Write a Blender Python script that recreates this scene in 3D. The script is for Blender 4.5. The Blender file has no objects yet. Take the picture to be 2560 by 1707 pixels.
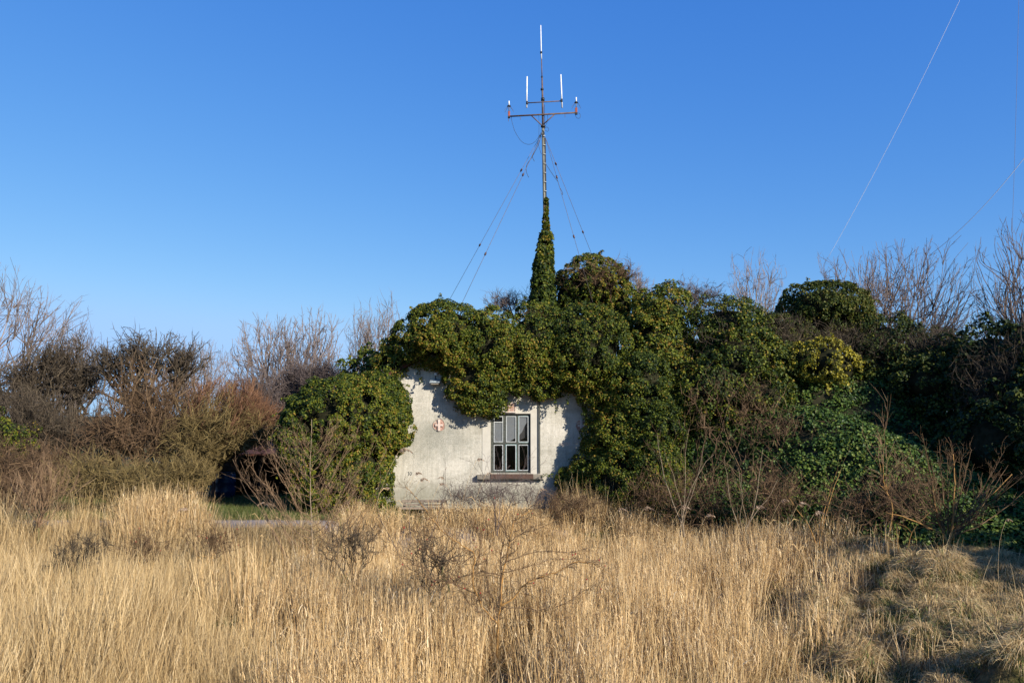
import bpy, math, random
import numpy as np
from mathutils import Vector, Matrix

# ------------------------------------------------------------------ camera, world, sun, exposure
scn = bpy.context.scene
COL = scn.collection
CAMZ = 2.6
FPX = 2000.0                      # focal length in pixels of the 2560 px wide photograph
HOR = 1040.0
PITCH = math.atan((HOR - 853.5) / FPX)
cam_d = bpy.data.cameras.new('camera')
cam_d.sensor_width = 36.0
cam_d.lens = 36.0 * FPX / 2560.0
cam_d.clip_start = 0.05
cam_d.clip_end = 6000
cam = bpy.data.objects.new('camera', cam_d)
COL.objects.link(cam)
cam.location = (0, 0, CAMZ)
cam.rotation_euler = (math.pi / 2 + PITCH, 0, 0)
scn.camera = cam

SUN_AZ = math.radians(43)         # to the right of straight behind the camera
SUN_EL = math.radians(25)
sun_dir = Vector((math.sin(SUN_AZ) * math.cos(SUN_EL), -math.cos(SUN_AZ) * math.cos(SUN_EL), math.sin(SUN_EL)))
world = bpy.data.worlds.new('World')
scn.world = world
world.use_nodes = True
wn = world.node_tree
wn.nodes.clear()
sky = wn.nodes.new('ShaderNodeTexSky')
sky.sky_type = 'NISHITA'
sky.sun_disc = False
sky.sun_elevation = SUN_EL
sky.sun_rotation = math.atan2(sun_dir.x, sun_dir.y)
sky.altitude = 0
sky.air_density = 1.0
sky.dust_density = 0.0
sky.ozone_density = 3.0
EXPO = 0.7
sep = wn.nodes.new('ShaderNodeSeparateColor')
com = wn.nodes.new('ShaderNodeCombineColor')
wn.links.new(sky.outputs[0], sep.inputs[0])
# a clear deep-blue winter sky: one tone curve per channel over the whole sky
for ch, (g_, a_) in enumerate(((1.20, .99), (0.78, .90), (0.37, 1.07))):
    m0 = wn.nodes.new('ShaderNodeMath'); m0.operation = 'MULTIPLY'; m0.inputs[1].default_value = 0.1
    m1 = wn.nodes.new('ShaderNodeMath'); m1.operation = 'POWER'; m1.inputs[1].default_value = g_
    m2 = wn.nodes.new('ShaderNodeMath'); m2.operation = 'MULTIPLY'; m2.inputs[1].default_value = a_ / 0.1 / 2 ** EXPO
    wn.links.new(sep.outputs[ch], m0.inputs[0]); wn.links.new(m0.outputs[0], m1.inputs[0])
    m3 = wn.nodes.new('ShaderNodeMath'); m3.operation = 'SMOOTH_MIN'; m3.inputs[1].default_value = (.40, .72, 1.2)[ch]; m3.inputs[2].default_value = (.12, .12, .02)[ch]
    wn.links.new(m1.outputs[0], m3.inputs[0])
    wn.links.new(m3.outputs[0], m2.inputs[0]); wn.links.new(m2.outputs[0], com.inputs[ch])
bg = wn.nodes.new('ShaderNodeBackground')
bg.inputs['Strength'].default_value = 0.1
wo = wn.nodes.new('ShaderNodeOutputWorld')
wn.links.new(com.outputs[0], bg.inputs['Color'])
wn.links.new(bg.outputs[0], wo.inputs['Surface'])

sun_d = bpy.data.lights.new('sun', 'SUN')
sun_d.energy = 4.9
sun_d.angle = math.radians(0.5)
sun_d.color = (1.0, 0.93, 0.82)
sun = bpy.data.objects.new('sun', sun_d)
COL.objects.link(sun)
sun.rotation_euler = sun_dir.to_track_quat('Z', 'Y').to_euler()
sun.location = (20, -20, 20)

scn.view_settings.view_transform = 'Standard'
scn.view_settings.look = 'None'
scn.view_settings.exposure = EXPO
scn.view_settings.gamma = 1.0
scn.view_settings.use_curve_mapping = False
scn.render.engine = 'CYCLES'
scn.cycles.max_bounces = 6
scn.cycles.diffuse_bounces = 2
scn.cycles.transparent_max_bounces = 8

rng = np.random.default_rng(7)
FW = np.array((0, math.cos(PITCH), math.sin(PITCH)))
UP = np.array((0, -math.sin(PITCH), math.cos(PITCH)))


def P(px, py, Y):
    """the point at distance Y (metres ahead) seen at a place of the photograph"""
    d = np.array((1.0, 0, 0)) * (px - 1280) / FPX + UP * (853.5 - py) / FPX + FW
    return np.array((0, 0, CAMZ)) + d * (Y / d[1])


# ------------------------------------------------------------------ small helpers
def tag(o, label=None, cat=None, group=None, kind=None):
    if label: o['label'] = label
    if cat: o['category'] = cat
    if group: o['group'] = group
    if kind: o['kind'] = kind
    return o


def empty(name, loc, label, cat, group=None):
    o = bpy.data.objects.new(name, None)
    o.location = loc
    o.empty_display_size = 0.2
    COL.objects.link(o)
    return tag(o, label, cat, group)


def world_loc(parent):
    v = Vector((0, 0, 0))
    p = parent
    while p is not None:
        v += p.location
        p = p.parent
    return np.array(v)


def make_mesh(name, V, F, mat=None, tint=None, smooth=False):
    """V (n,3); F: (m,k) array or a list of such arrays; tint per face"""
    if not isinstance(F, (list, tuple)): F = [F]
    F = [np.asarray(f, dtype=np.int32) for f in F if len(f)]
    me = bpy.data.meshes.new(name)
    V = np.ascontiguousarray(V, dtype=np.float32)
    me.vertices.add(len(V))
    me.vertices.foreach_set('co', V.ravel())
    nl = sum(f.size for f in F)
    npoly = sum(len(f) for f in F)
    me.loops.add(nl)
    me.polygons.add(npoly)
    me.loops.foreach_set('vertex_index', np.concatenate([f.ravel() for f in F]))
    tot = np.concatenate([np.full(len(f), f.shape[1], dtype=np.int32) for f in F])
    st = np.concatenate(([0], np.cumsum(tot)[:-1])).astype(np.int32)
    me.polygons.foreach_set('loop_start', st)
    me.polygons.foreach_set('loop_total', tot)
    me.polygons.foreach_set('use_smooth', np.full(npoly, bool(smooth)))
    if tint is not None:
        a = me.attributes.new('tint', 'FLOAT', 'FACE')
        a.data.foreach_set('value', np.ascontiguousarray(tint, dtype=np.float32))
    me.update()
    if mat: me.materials.append(mat)
    return me


def link(name, me, parent=None, loc=None):
    o = bpy.data.objects.new(name, me)
    if parent is not None: o.parent = parent
    if loc is not None: o.location = loc
    COL.objects.link(o)
    return o


def mobj(name, V, F, mat, parent=None, tint=None, smooth=False):
    """V in world space"""
    V = np.asarray(V, dtype=float)
    if parent is not None: V = V - world_loc(parent)
    return link(name, make_mesh(name, V, F, mat, tint, smooth), parent)


class MB:
    """collects simple solids into one mesh"""
    def __init__(s): s.V = []; s.Q = []; s.T = []; s.n = 0
    def add(s, V, Q=None, T=None):
        V = np.asarray(V, dtype=float)
        if Q is not None: s.Q.append(np.asarray(Q) + s.n)
        if T is not None: s.T.append(np.asarray(T) + s.n)
        s.V.append(V); s.n += len(V)
        return s
    def box(s, a, b, rot=None, bev=0.0):
        a = np.array(a, float); b = np.array(b, float)
        c = (a + b) / 2; h = np.abs(b - a) / 2
        v = np.array([(x, y, z) for x in (-1, 1) for y in (-1, 1) for z in (-1, 1)], float)
        if bev > 0:
            vs = []
            for sg in v:
                for k in range(3):
                    d = h.copy()
                    for j in range(3):
                        if j != k: d[j] -= bev
                    vs.append(sg * d)
            vs = np.array(vs)
            import bmesh
            bm = bmesh.new()
            for q in vs: bm.verts.new(q)
            bmesh.ops.convex_hull(bm, input=bm.verts)
            bm.verts.index_update()
            vv = np.array([q.co[:] for q in bm.verts])
            tt = [[l.index for l in f.verts] for f in bm.faces if len(f.verts) == 3]
            qq = [[l.index for l in f.verts] for f in bm.faces if len(f.verts) == 4]
            bm.free()
            if rot is not None: vv = vv @ np.array(rot).T
            s.add(vv + c, qq if qq else None, tt if tt else None)
            return s
        v = v * h
        if rot is not None: v = v @ np.array(rot).T
        q = [(0, 1, 3, 2), (4, 6, 7, 5), (0, 4, 5, 1), (2, 3, 7, 6), (0, 2, 6, 4), (1, 5, 7, 3)]
        return s.add(v + c, q)
    def tube(s, pts, r, k=8, cap=True):
        pts = np.asarray(pts, float)[None]
        rr = np.asarray(r, float)
        if rr.ndim == 0: rr = np.full(pts.shape[1], float(r))
        V, Q = tubes(pts, rr[None], k)
        s.add(V, Q)
        if cap:
            n = pts.shape[1]
            if k == 4:
                s.Q.append(np.array([[3, 2, 1, 0], [(n - 1) * k + j for j in range(4)]]) + s.n - len(V))
            else:
                c0 = s.n
                s.V.append(np.array([pts[0, 0], pts[0, -1]])); s.n += 2
                b = c0 - len(V)
                t = []
                for j in range(k):
                    t.append((c0, b + (j + 1) % k, b + j))
                    t.append((c0 + 1, b + (n - 1) * k + j, b + (n - 1) * k + (j + 1) % k))
                s.T.append(np.array(t))
        return s
    def build(s, name, mat, parent=None, smooth=False):
        V = np.concatenate(s.V)
        F = []
        if s.Q: F.append(np.concatenate([np.asarray(q).reshape(-1, 4) for q in s.Q]))
        if s.T: F.append(np.concatenate([np.asarray(q).reshape(-1, 3) for q in s.T]))
        return mobj(name, V, F, mat, parent, None, smooth)


def tubes(L, R, k=3):
    """L (B,n,3) polylines, R (B,n) radii -> verts, quads"""
    B, n, _ = L.shape
    T = np.empty_like(L)
    T[:, 1:-1] = L[:, 2:] - L[:, :-2] if n > 2 else T[:, 1:-1]
    T[:, 0] = L[:, 1] - L[:, 0]
    T[:, -1] = L[:, -1] - L[:, -2]
    T /= np.linalg.norm(T, axis=2, keepdims=True) + 1e-9
    D = L[:, -1] - L[:, 0]
    ref = np.where(np.abs(D[:, 2:3]) > 0.6 * np.linalg.norm(D, axis=1, keepdims=True), np.array([[1., 0.2, 0.]]), np.array([[0., 0.1, 1.]]))
    A = np.cross(T, ref[:, None, :])
    A /= np.linalg.norm(A, axis=2, keepdims=True) + 1e-9
    Bn = np.cross(T, A)
    ang = np.arange(k) * 2 * math.pi / k
    V = L[:, :, None, :] + R[:, :, None, None] * (A[:, :, None, :] * np.cos(ang)[None, None, :, None] + Bn[:, :, None, :] * np.sin(ang)[None, None, :, None])
    idx = np.arange(B * n * k).reshape(B, n, k)
    a = idx[:, :-1, :]; b = np.roll(a, -1, axis=2)
    c = idx[:, 1:, :]; d = np.roll(c, -1, axis=2)
    Q = np.stack([a, b, d, c], axis=-1).reshape(-1, 4)
    return V.reshape(-1, 3), Q


def cones(P0, P1, R):
    """thin tapering twigs, three faces each"""
    n = len(P0)
    D = P1 - P0
    ref = np.where(np.abs(D[:, 2:3]) > .6 * np.linalg.norm(D, axis=1, keepdims=True), np.array([[1., .2, 0]]), np.array([[0, .1, 1.]]))
    A_ = np.cross(D, ref); A_ /= np.linalg.norm(A_, axis=1, keepdims=True) + 1e-9
    B_ = np.cross(D, A_); B_ /= np.linalg.norm(B_, axis=1, keepdims=True) + 1e-9
    R = np.asarray(R).reshape(-1, 1)
    V = np.stack([P0 + R * (A_ * math.cos(a) + B_ * math.sin(a)) for a in (0, 2.094, 4.189)] + [P1], 1).reshape(-1, 3)
    b = np.arange(n)[:, None] * 4
    F = np.concatenate([b + np.array([[0, 1, 3]]), b + np.array([[1, 2, 3]]), b + np.array([[2, 0, 3]])], 1).reshape(-1, 3)
    return V, F


def sstep(a, b, x):
    t = np.clip((x - a) / (b - a), 0, 1)
    return t * t * (3 - 2 * t)


def hash2(i, j, s=0):
    v = np.sin(i * 127.1 + j * 311.7 + s * 74.7) * 43758.5453
    return v - np.floor(v)


def noise2(x, y, s=0):
    i = np.floor(x); j = np.floor(y)
    fx = x - i; fy = y - j
    fx = fx * fx * (3 - 2 * fx); fy = fy * fy * (3 - 2 * fy)
    a = hash2(i, j, s); b = hash2(i + 1, j, s); c = hash2(i, j + 1, s); d = hash2(i + 1, j + 1, s)
    return (a * (1 - fx) + b * fx) * (1 - fy) + (c * (1 - fx) + d * fx) * fy - 0.5


def noise3(p, s=0):
    """cheap smooth 3-d noise in -0.5..0.5"""
    x, y, z = p[:, 0], p[:, 1], p[:, 2]
    return (noise2(x + 0.7 * z, y - 0.4 * z, s) + noise2(y + 3.1, z + 0.5 * x, s + 5) + noise2(z - 0.3 * y, x + 7.7, s + 9)) / 1.7


def unit(v):
    return v / (np.linalg.norm(v, axis=-1, keepdims=True) + 1e-9)


# ------------------------------------------------------------------ materials
def new_mat(name):
    m = bpy.data.materials.new(name)
    m.use_nodes = True
    nt = m.node_tree
    nt.nodes.clear()
    out = nt.nodes.new('ShaderNodeOutputMaterial')
    b = nt.nodes.new('ShaderNodeBsdfPrincipled')
    nt.links.new(b.outputs[0], out.inputs['Surface'])
    return m, nt, b, out


def ramp(nt, fac, stops):
    r = nt.nodes.new('ShaderNodeValToRGB')
    el = r.color_ramp.elements
    while len(el) < len(stops): el.new(0.5)
    for e, (p, c) in zip(el, stops):
        e.position = p
        e.color = (c[0], c[1], c[2], 1)
    nt.links.new(fac, r.inputs[0])
    return r.outputs[0]


def texco(nt, kind='Object', scale=(1, 1, 1)):
    tc = nt.nodes.new('ShaderNodeTexCoord')
    mp = nt.nodes.new('ShaderNodeMapping')
    mp.inputs['Scale'].default_value = scale
    nt.links.new(tc.outputs[kind], mp.inputs[0])
    return mp.outputs[0]


def noise_n(nt, vec, scale, detail=4, rough=0.6, dist=0):
    n = nt.nodes.new('ShaderNodeTexNoise')
    n.inputs['Scale'].default_value = scale
    n.inputs['Detail'].default_value = detail
    n.inputs['Roughness'].default_value = rough
    n.inputs['Distortion'].default_value = dist
    nt.links.new(vec, n.inputs['Vector'])
    return n.outputs['Fac']


def mixc(nt, fac, a, b, mode='MIX'):
    m = nt.nodes.new('ShaderNodeMix')
    m.data_type = 'RGBA'
    m.blend_type = mode
    for sck, v in ((m.inputs[0], fac), (m.inputs[6], a), (m.inputs[7], b)):
        if isinstance(v, (int, float)): sck.default_value = v
        elif isinstance(v, (tuple, list)): sck.default_value = (v[0], v[1], v[2], 1)
        else: nt.links.new(v, sck)
    return m.outputs[2]


def bump(nt, b, h, strength=0.3, dist=0.02):
    n = nt.nodes.new('ShaderNodeBump')
    n.inputs['Strength'].default_value = strength
    n.inputs['Distance'].default_value = dist
    nt.links.new(h, n.inputs['Height'])
    nt.links.new(n.outputs[0], b.inputs['Normal'])


def tint_mat(name, stops, rough=0.7, spec=0.3, transl=0.0, var=None):
    """colour picked per leaf / stalk / twig by its own tint value"""
    m, nt, b, out = new_mat(name)
    at = nt.nodes.new('ShaderNodeAttribute'); at.attribute_name = 'tint'
    fac = at.outputs['Fac']
    c = ramp(nt, fac, stops)
    if var:
        v = noise_n(nt, texco(nt), var[0], 2)
        c = mixc(nt, ramp(nt, v, [(0.4, (0, 0, 0)), (0.62, (1, 1, 1))]), c, mixc(nt, 1.0, c, var[1], 'MULTIPLY'))
    nt.links.new(c, b.inputs['Base Color'])
    b.inputs['Roughness'].default_value = rough
    b.inputs['Specular IOR Level'].default_value = spec
    if transl > 0:
        t = nt.nodes.new('ShaderNodeBsdfTranslucent')
        nt.links.new(c, t.inputs[0])
        mx = nt.nodes.new('ShaderNodeMixShader')
        mx.inputs[0].default_value = transl
        nt.links.new(b.outputs[0], mx.inputs[1]); nt.links.new(t.outputs[0], mx.inputs[2])
        nt.links.new(mx.outputs[0], out.inputs['Surface'])
    return m


def plain(name, c, rough=0.6, metal=0.0, vs=12.0, c2=None, spec=0.4, bmp=0.0, stretch=(1, 1, 1)):
    m, nt, b, out = new_mat(name)
    v = noise_n(nt, texco(nt, scale=stretch), vs, 5, 0.65)
    c2 = c2 or tuple(x * 0.6 for x in c)
    col = ramp(nt, v, [(0.32, c2), (0.6, c)])
    nt.links.new(col, b.inputs['Base Color'])
    b.inputs['Roughness'].default_value = rough
    b.inputs['Metallic'].default_value = metal
    b.inputs['Specular IOR Level'].default_value = spec
    if bmp: bump(nt, b, v, bmp, 0.01)
    return m


M = {}
M['leaf'] = tint_mat('ivy_leaf', [(0.0, (.010, .022, .005)), (0.28, (.028, .046, .006)), (0.52, (.068, .090, .008)), (0.80, (.145, .152, .012)), (0.97, (.21, .13, .02))], 0.55, 0.18, 0.10)
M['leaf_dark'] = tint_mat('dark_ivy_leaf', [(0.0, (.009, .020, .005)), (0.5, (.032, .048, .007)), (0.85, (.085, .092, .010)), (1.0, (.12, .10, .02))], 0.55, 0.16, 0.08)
M['leaf_ground'] = tint_mat('ground_ivy_leaf', [(0.0, (.014, .032, .007)), (0.5, (.046, .086, .014)), (0.85, (.105, .150, .022)), (1.0, (.15, .17, .03))], 0.5, 0.22, 0.10)
M['leaf_yellow'] = tint_mat('yellow_leaf', [(0.0, (.05, .06, .012)), (0.4, (.16, .15, .015)), (0.8, (.34, .28, .02)), (1.0, (.45, .36, .03))], 0.5, 0.3, 0.2)
M['stem'] = plain('ivy_stem', (.05, .038, .026), 0.9, 0, 6, (.02, .016, .012))
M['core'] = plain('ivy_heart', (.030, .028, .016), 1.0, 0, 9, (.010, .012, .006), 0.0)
M['twig_grey'] = tint_mat('grey_twig', [(0, (.095, .072, .060)), (0.5, (.165, .125, .105)), (1, (.25, .195, .165))], 0.85, 0.15)
M['twig_purple'] = tint_mat('purple_twig', [(0, (.052, .040, .036)), (0.5, (.098, .074, .066)), (1, (.175, .135, .115))], 0.85, 0.15)
M['twig_dark'] = tint_mat('dark_twig', [(0, (.026, .020, .014)), (0.5, (.058, .044, .030)), (1, (.13, .10, .065))], 0.9, 0.15)
M['twig_brown'] = tint_mat('brown_twig', [(0, (.040, .024, .014)), (0.5, (.095, .058, .032)), (1, (.20, .13, .070))], 0.85, 0.15)
M['twig_red'] = tint_mat('red_brown_twig', [(0, (.070, .034, .020)), (0.5, (.135, .066, .036)), (1, (.22, .12, .060))], 0.8, 0.2)
M['twig_olive'] = tint_mat('olive_twig', [(0, (.050, .036, .015)), (0.5, (.125, .090, .036)), (1, (.26, .19, .075))], 0.85, 0.15)
M['twig_tan'] = tint_mat('tan_twig', [(0, (.075, .045, .026)), (0.5, (.17, .105, .058)), (1, (.32, .21, .12))], 0.8, 0.2)
M['bark_green'] = plain('mossy_bark', (.17, .145, .055), 0.9, 0, 14, (.07, .058, .03), 0.2, 0.4)
M['bark_grey'] = plain('grey_bark', (.17, .135, .105), 0.9, 0, 14, (.08, .062, .05), 0.2, 0.4)
M['bark_orange'] = plain('orange_bark', (.36, .19, .055), 0.8, 0, 18, (.16, .10, .04), 0.3, 0.2)
M['bark_pale'] = plain('pale_bark', (.30, .23, .15), 0.8, 0, 18, (.14, .10, .06), 0.3, 0.2)
M['straw'] = tint_mat('reed_straw', [(0, (.10, .052, .020)), (0.22, (.30, .175, .070)), (0.55, (.62, .415, .185)), (0.9, (.78, .58, .31)), (1, (.86, .70, .45))], 0.5, 0.35, 0.08)
M['grass_dry'] = tint_mat('dry_grass', [(0, (.085, .048, .019)), (0.25, (.26, .160, .064)), (0.7, (.52, .365, .170)), (0.92, (.66, .51, .29)), (0.94, (.10, .14, .03)), (1, (.15, .20, .045))], 0.6, 0.25, 0.1)
M['grass_green'] = tint_mat('green_grass', [(0, (.035, .048, .012)), (0.6, (.085, .115, .024)), (0.85, (.14, .16, .04)), (1, (.32, .25, .10))], 0.6, 0.3, 0.15)
M['plume'] = tint_mat('reed_plume', [(0, (.20, .13, .08)), (0.5, (.38, .27, .18)), (1, (.58, .45, .33))], 0.9, 0.1, 0.25)
M['berry'] = plain('red_berry', (.35, .012, .02), 0.3, 0, 5, (.25, .01, .015))
M['iron'] = plain('rusty_iron', (.15, .105, .085), 0.7, 0.2, 9, (.085, .05, .038), 0.3, 0.2)
M['galv'] = plain('galvanised_steel', (.19, .185, .145), 0.6, 0.2, 5, (.10, .09, .07), 0.4, 0.1, (1, 1, .4))
M['rust'] = plain('rust_red', (.30, .075, .04), 0.8, 0, 12, (.16, .05, .03))
M['white'] = plain('white_fibreglass', (.78, .78, .76), 0.4, 0, 8, (.62, .62, .60))
M['cable'] = plain('black_cable', (.03, .03, .035), 0.6, 0, 8)
M['wire_pale'] = plain('bright_stay_wire', (.9, .9, .92), 0.6, 0.0, 3, (.85, .85, .87))  # brighter copy of the pale wire, missing sunlight put into its colour
M['wire'] = plain('steel_wire', (.16, .13, .13), 0.6, 0.2, 8)
M['wire_white'] = plain('pale_stay_wire', (.62, .62, .64), 0.6, 0.0, 3, (.55, .55, .56))
M['insul'] = plain('brown_insulator', (.07, .03, .022), 0.3, 0, 8)
M['black'] = plain('black_metal', (.03, .03, .03), 0.5, 0.2, 8)
M['brick'] = plain('old_brick', (.42, .27, .21), 0.9, 0, 20, (.25, .125, .09), 0.2, 0.6)
M['mortar'] = plain('pale_mortar', (.55, .45, .36), 0.95, 0, 30, (.40, .30, .23), 0.1, 0.5)
M['plate'] = plain('chipped_white_paint', (.62, .54, .47), 0.8, 0, 28, (.48, .33, .27), 0.2, 0.5)
M['darkpaint'] = plain('weathered_dark_green_paint', (.085, .090, .075), 0.7, 0, 22, (.035, .038, .032), 0.2, 0.4)
M['turq'] = plain('turquoise_paint', (.16, .29, .27), 0.6, 0, 26, (.08, .12, .11), 0.3, 0.3)
M['bead'] = plain('white_putty', (.52, .54, .53), 0.6, 0, 30, (.36, .37, .36))
M['sill'] = plain('rusty_sill', (.105, .062, .046), 0.85, 0, 16, (.055, .034, .026), 0.2, 0.4)
M['sillc'] = plain('concrete_sill', (.24, .21, .165), 0.9, 0, 16, (.13, .115, .09), 0.2, 0.4)
M['blind'] = plain('grey_blind', (.185, .188, .195), 0.8, 0, 3, (.165, .168, .175))
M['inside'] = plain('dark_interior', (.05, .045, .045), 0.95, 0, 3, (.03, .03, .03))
M['wood'] = plain('grey_weathered_wood', (.30, .24, .18), 0.9, 0, 10, (.16, .12, .09), 0.2, 0.5, (1, 6, 6))
M['shedwood'] = plain('dark_shed_boards', (.045, .040, .036), 0.9, 0, 6, (.025, .022, .02), 0.2, 0.4, (5, 5, 1))
M['tile'] = plain('rusty_red_sheet', (.06, .03, .022), 0.85, 0, 8, (.12, .045, .03), 0.2, 0.3)
M['blue'] = plain('blue_plastic', (.012, .030, .085), 0.45, 0, 6, (.008, .02, .06), 0.4)
M['ink'] = plain('dark_paint_digits', (.035, .05, .055), 0.8, 0, 20, (.06, .07, .07))
M['lamphood'] = plain('pale_lamp_hood', (.40, .46, .48), 0.5, 0.2, 14, (.25, .28, .29), 0.5)


def wall_material():
    m, nt, b, out = new_mat('aged_whitewashed_render')
    big = noise_n(nt, texco(nt, scale=(1, 1, 1.6)), 0.75, 5, 0.6, 0.6)
    fine = noise_n(nt, texco(nt), 14, 6, 0.75)
    c = ramp(nt, fine, [(0.25, (.37, .34, .28)), (0.5, (.53, .49, .41)), (0.75, (.64, .60, .515))])
    streak = noise_n(nt, texco(nt, scale=(9, 1, .5)), 1.5, 4, 0.6)
    dirt = ramp(nt, streak, [(0.36, (.62, .61, .58)), (0.52, (1, 1, 1))])
    c = mixc(nt, 0.35, c, dirt, 'MULTIPLY')
    blotch = ramp(nt, big, [(0.34, (.66, .655, .62)), (0.50, (.90, .90, .88)), (0.66, (1, 1, 1))])
    c = mixc(nt, 0.85, c, blotch, 'MULTIPLY')
    sp = noise_n(nt, texco(nt, scale=(1, 1, 1.5)), 34, 5, 0.8)
    sp2 = noise_n(nt, texco(nt), 1.1, 3, 0.6)
    sm = mixc(nt, 1.0, ramp(nt, sp, [(0.50, (0, 0, 0)), (0.64, (1, 1, 1))]), ramp(nt, sp2, [(0.42, (1, 1, 1)), (0.56, (0, 0, 0))]), 'MULTIPLY')
    c = mixc(nt, sm, c, (.22, .215, .19))
    # grey mildew patch left of the window (real stain, fixed on the wall)
    tc = nt.nodes.new('ShaderNodeTexCoord')
    vm = nt.nodes.new('ShaderNodeVectorMath'); vm.operation = 'DISTANCE'
    mp = nt.nodes.new('ShaderNodeMapping'); mp.inputs['Scale'].default_value = (.62, 0.0, 1.15)
    nt.links.new(tc.outputs['Object'], mp.inputs[0])
    nt.links.new(mp.outputs[0], vm.inputs[0])
    vm.inputs[1].default_value = (-1.55 * .62, 0, 2.0 * 1.15)
    wob = noise_n(nt, tc.outputs['Object'], 3.0, 5, 0.7)
    ad = nt.nodes.new('ShaderNodeMath'); ad.operation = 'MULTIPLY_ADD'
    nt.links.new(wob, ad.inputs[0]); ad.inputs[1].default_value = 0.9
    hf = nt.nodes.new('ShaderNodeMath'); hf.operation = 'MULTIPLY'; hf.inputs[1].default_value = 0.42
    nt.links.new(vm.outputs['Value'], hf.inputs[0]); nt.links.new(hf.outputs[0], ad.inputs[2])
    pm = ramp(nt, ad.outputs[0], [(0.55, (1, 1, 1)), (0.86, (0, 0, 0))])
    pf = mixc(nt, 1.0, pm, ramp(nt, sp, [(0.38, (.25, .25, .25)), (0.6, (1, 1, 1))]), 'MULTIPLY')
    c = mixc(nt, mixc(nt, .15, pf, (0, 0, 0)), c, (.20, .20, .165))
    sx = nt.nodes.new('ShaderNodeSeparateXYZ')
    nt.links.new(tc.outputs['Object'], sx.inputs[0])
    mz = nt.nodes.new('ShaderNodeMath'); mz.operation = 'MULTIPLY_ADD'; mz.inputs[1].default_value = -.9
    nt.links.new(wob, mz.inputs[0]); nt.links.new(sx.outputs[2], mz.inputs[2])
    damp = ramp(nt, mz.outputs[0], [(0.0, (1, 1, 1)), (0.35, (0, 0, 0))])
    c = mixc(nt, mixc(nt, .45, damp, (0, 0, 0)), c, (.17, .165, .115))
    st2 = noise_n(nt, texco(nt, scale=(16, 1, .35)), 1.0, 3, 0.6)
    c = mixc(nt, ramp(nt, st2, [(0.56, (0, 0, 0)), (0.72, (.30, .30, .30))]), c, (.25, .24, .20))
    nt.links.new(c, b.inputs['Base Color'])
    b.inputs['Roughness'].default_value = 0.92
    b.inputs['Specular IOR Level'].default_value = 0.15
    w = nt.nodes.new('ShaderNodeTexWave')
    w.wave_type = 'BANDS'; w.bands_direction = 'Z'
    w.inputs['Scale'].default_value = 1.05; w.inputs['Distortion'].default_value = 0.7
    w.inputs['Detail'].default_value = 3
    nt.links.new(texco(nt), w.inputs['Vector'])
    seam = ramp(nt, w.outputs['Fac'], [(0.0, (0, 0, 0)), (0.06, (1, 1, 1))])
    c2 = mixc(nt, 0.12, fine, seam)
    bump(nt, b, c2, 0.55, 0.02)
    return m


M['wall'] = wall_material()
M['surround'] = plain('smooth_cream_render', (.50, .465, .39), .9, 0, 5, (.44, .405, .34), .15)


def ground_material():
    m, nt, b, out = new_mat('field_soil_and_thatch')
    v = noise_n(nt, texco(nt), 0.5, 5, 0.6)
    f = noise_n(nt, texco(nt), 9, 6, 0.75)
    c = ramp(nt, f, [(0.3, (.035, .024, .012)), (0.5, (.11, .075, .035)), (0.7, (.24, .17, .08))])
    g = ramp(nt, f, [(0.3, (.025, .030, .008)), (0.6, (.075, .080, .020)), (0.8, (.18, .14, .05))])
    mk = ramp(nt, v, [(0.44, (0, 0, 0)), (0.58, (1, 1, 1))])
    nt.links.new(mixc(nt, mk, c, g), b.inputs['Base Color'])
    b.inputs['Roughness'].default_value = 0.95
    b.inputs['Specular IOR Level'].default_value = 0.1
    bump(nt, b, f, 0.8, 0.05)
    return m


M['ground'] = ground_material()
M['path'] = plain('worn_asphalt', (.30, .26, .25), 0.9, 0, 5, (.17, .15, .145), 0.2, 0.4)
M['verge'] = plain('short_turf', (.11, .15, .035), 0.95, 0, 12, (.05, .07, .02), 0.1, 0.6)
M['mound'] = plain('mound_earth', (.045, .040, .022), 1.0, 0, 3, (.018, .022, .010), 0.05, 0.5)


def glass_material():
    m, nt, b, out = new_mat('old_window_glass')
    t = nt.nodes.new('ShaderNodeBsdfTransparent')
    t.inputs[0].default_value = (.95, .96, .96, 1)
    g = nt.nodes.new('ShaderNodeBsdfGlossy')
    g.inputs['Roughness'].default_value = 0.03
    n = noise_n(nt, texco(nt), 3, 2)
    bp = nt.nodes.new('ShaderNodeBump'); bp.inputs['Strength'].default_value = 0.05; bp.inputs['Distance'].default_value = 0.004
    nt.links.new(n, bp.inputs['Height']); nt.links.new(bp.outputs[0], g.inputs['Normal'])
    lw = nt.nodes.new('ShaderNodeLayerWeight'); lw.inputs['Blend'].default_value = 0.5
    pw = nt.nodes.new('ShaderNodeMath'); pw.operation = 'POWER'; pw.inputs[1].default_value = 4.0
    nt.links.new(lw.outputs['Facing'], pw.inputs[0])
    fr = nt.nodes.new('ShaderNodeMath'); fr.operation = 'MULTIPLY_ADD'; fr.inputs[1].default_value = 0.9; fr.inputs[2].default_value = 0.045
    nt.links.new(pw.outputs[0], fr.inputs[0])
    mx = nt.nodes.new('ShaderNodeMixShader')
    nt.links.new(fr.outputs[0], mx.inputs[0])
    nt.links.new(t.outputs[0], mx.inputs[1]); nt.links.new(g.outputs[0], mx.inputs[2])
    nt.links.new(mx.outputs[0], out.inputs['Surface'])
    return m


M['glass'] = glass_material()


# ------------------------------------------------------------------ terrain
def foot(x):
    """how far ahead the mound's foot lies"""
    return np.interp(x, [-2, 1.5, 2.6, 3.8, 6.4, 8.6, 12, 17], [24.5, 23.4, 21.6, 20.2, 18.0, 15.4, 13.2, 10.5])


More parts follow.
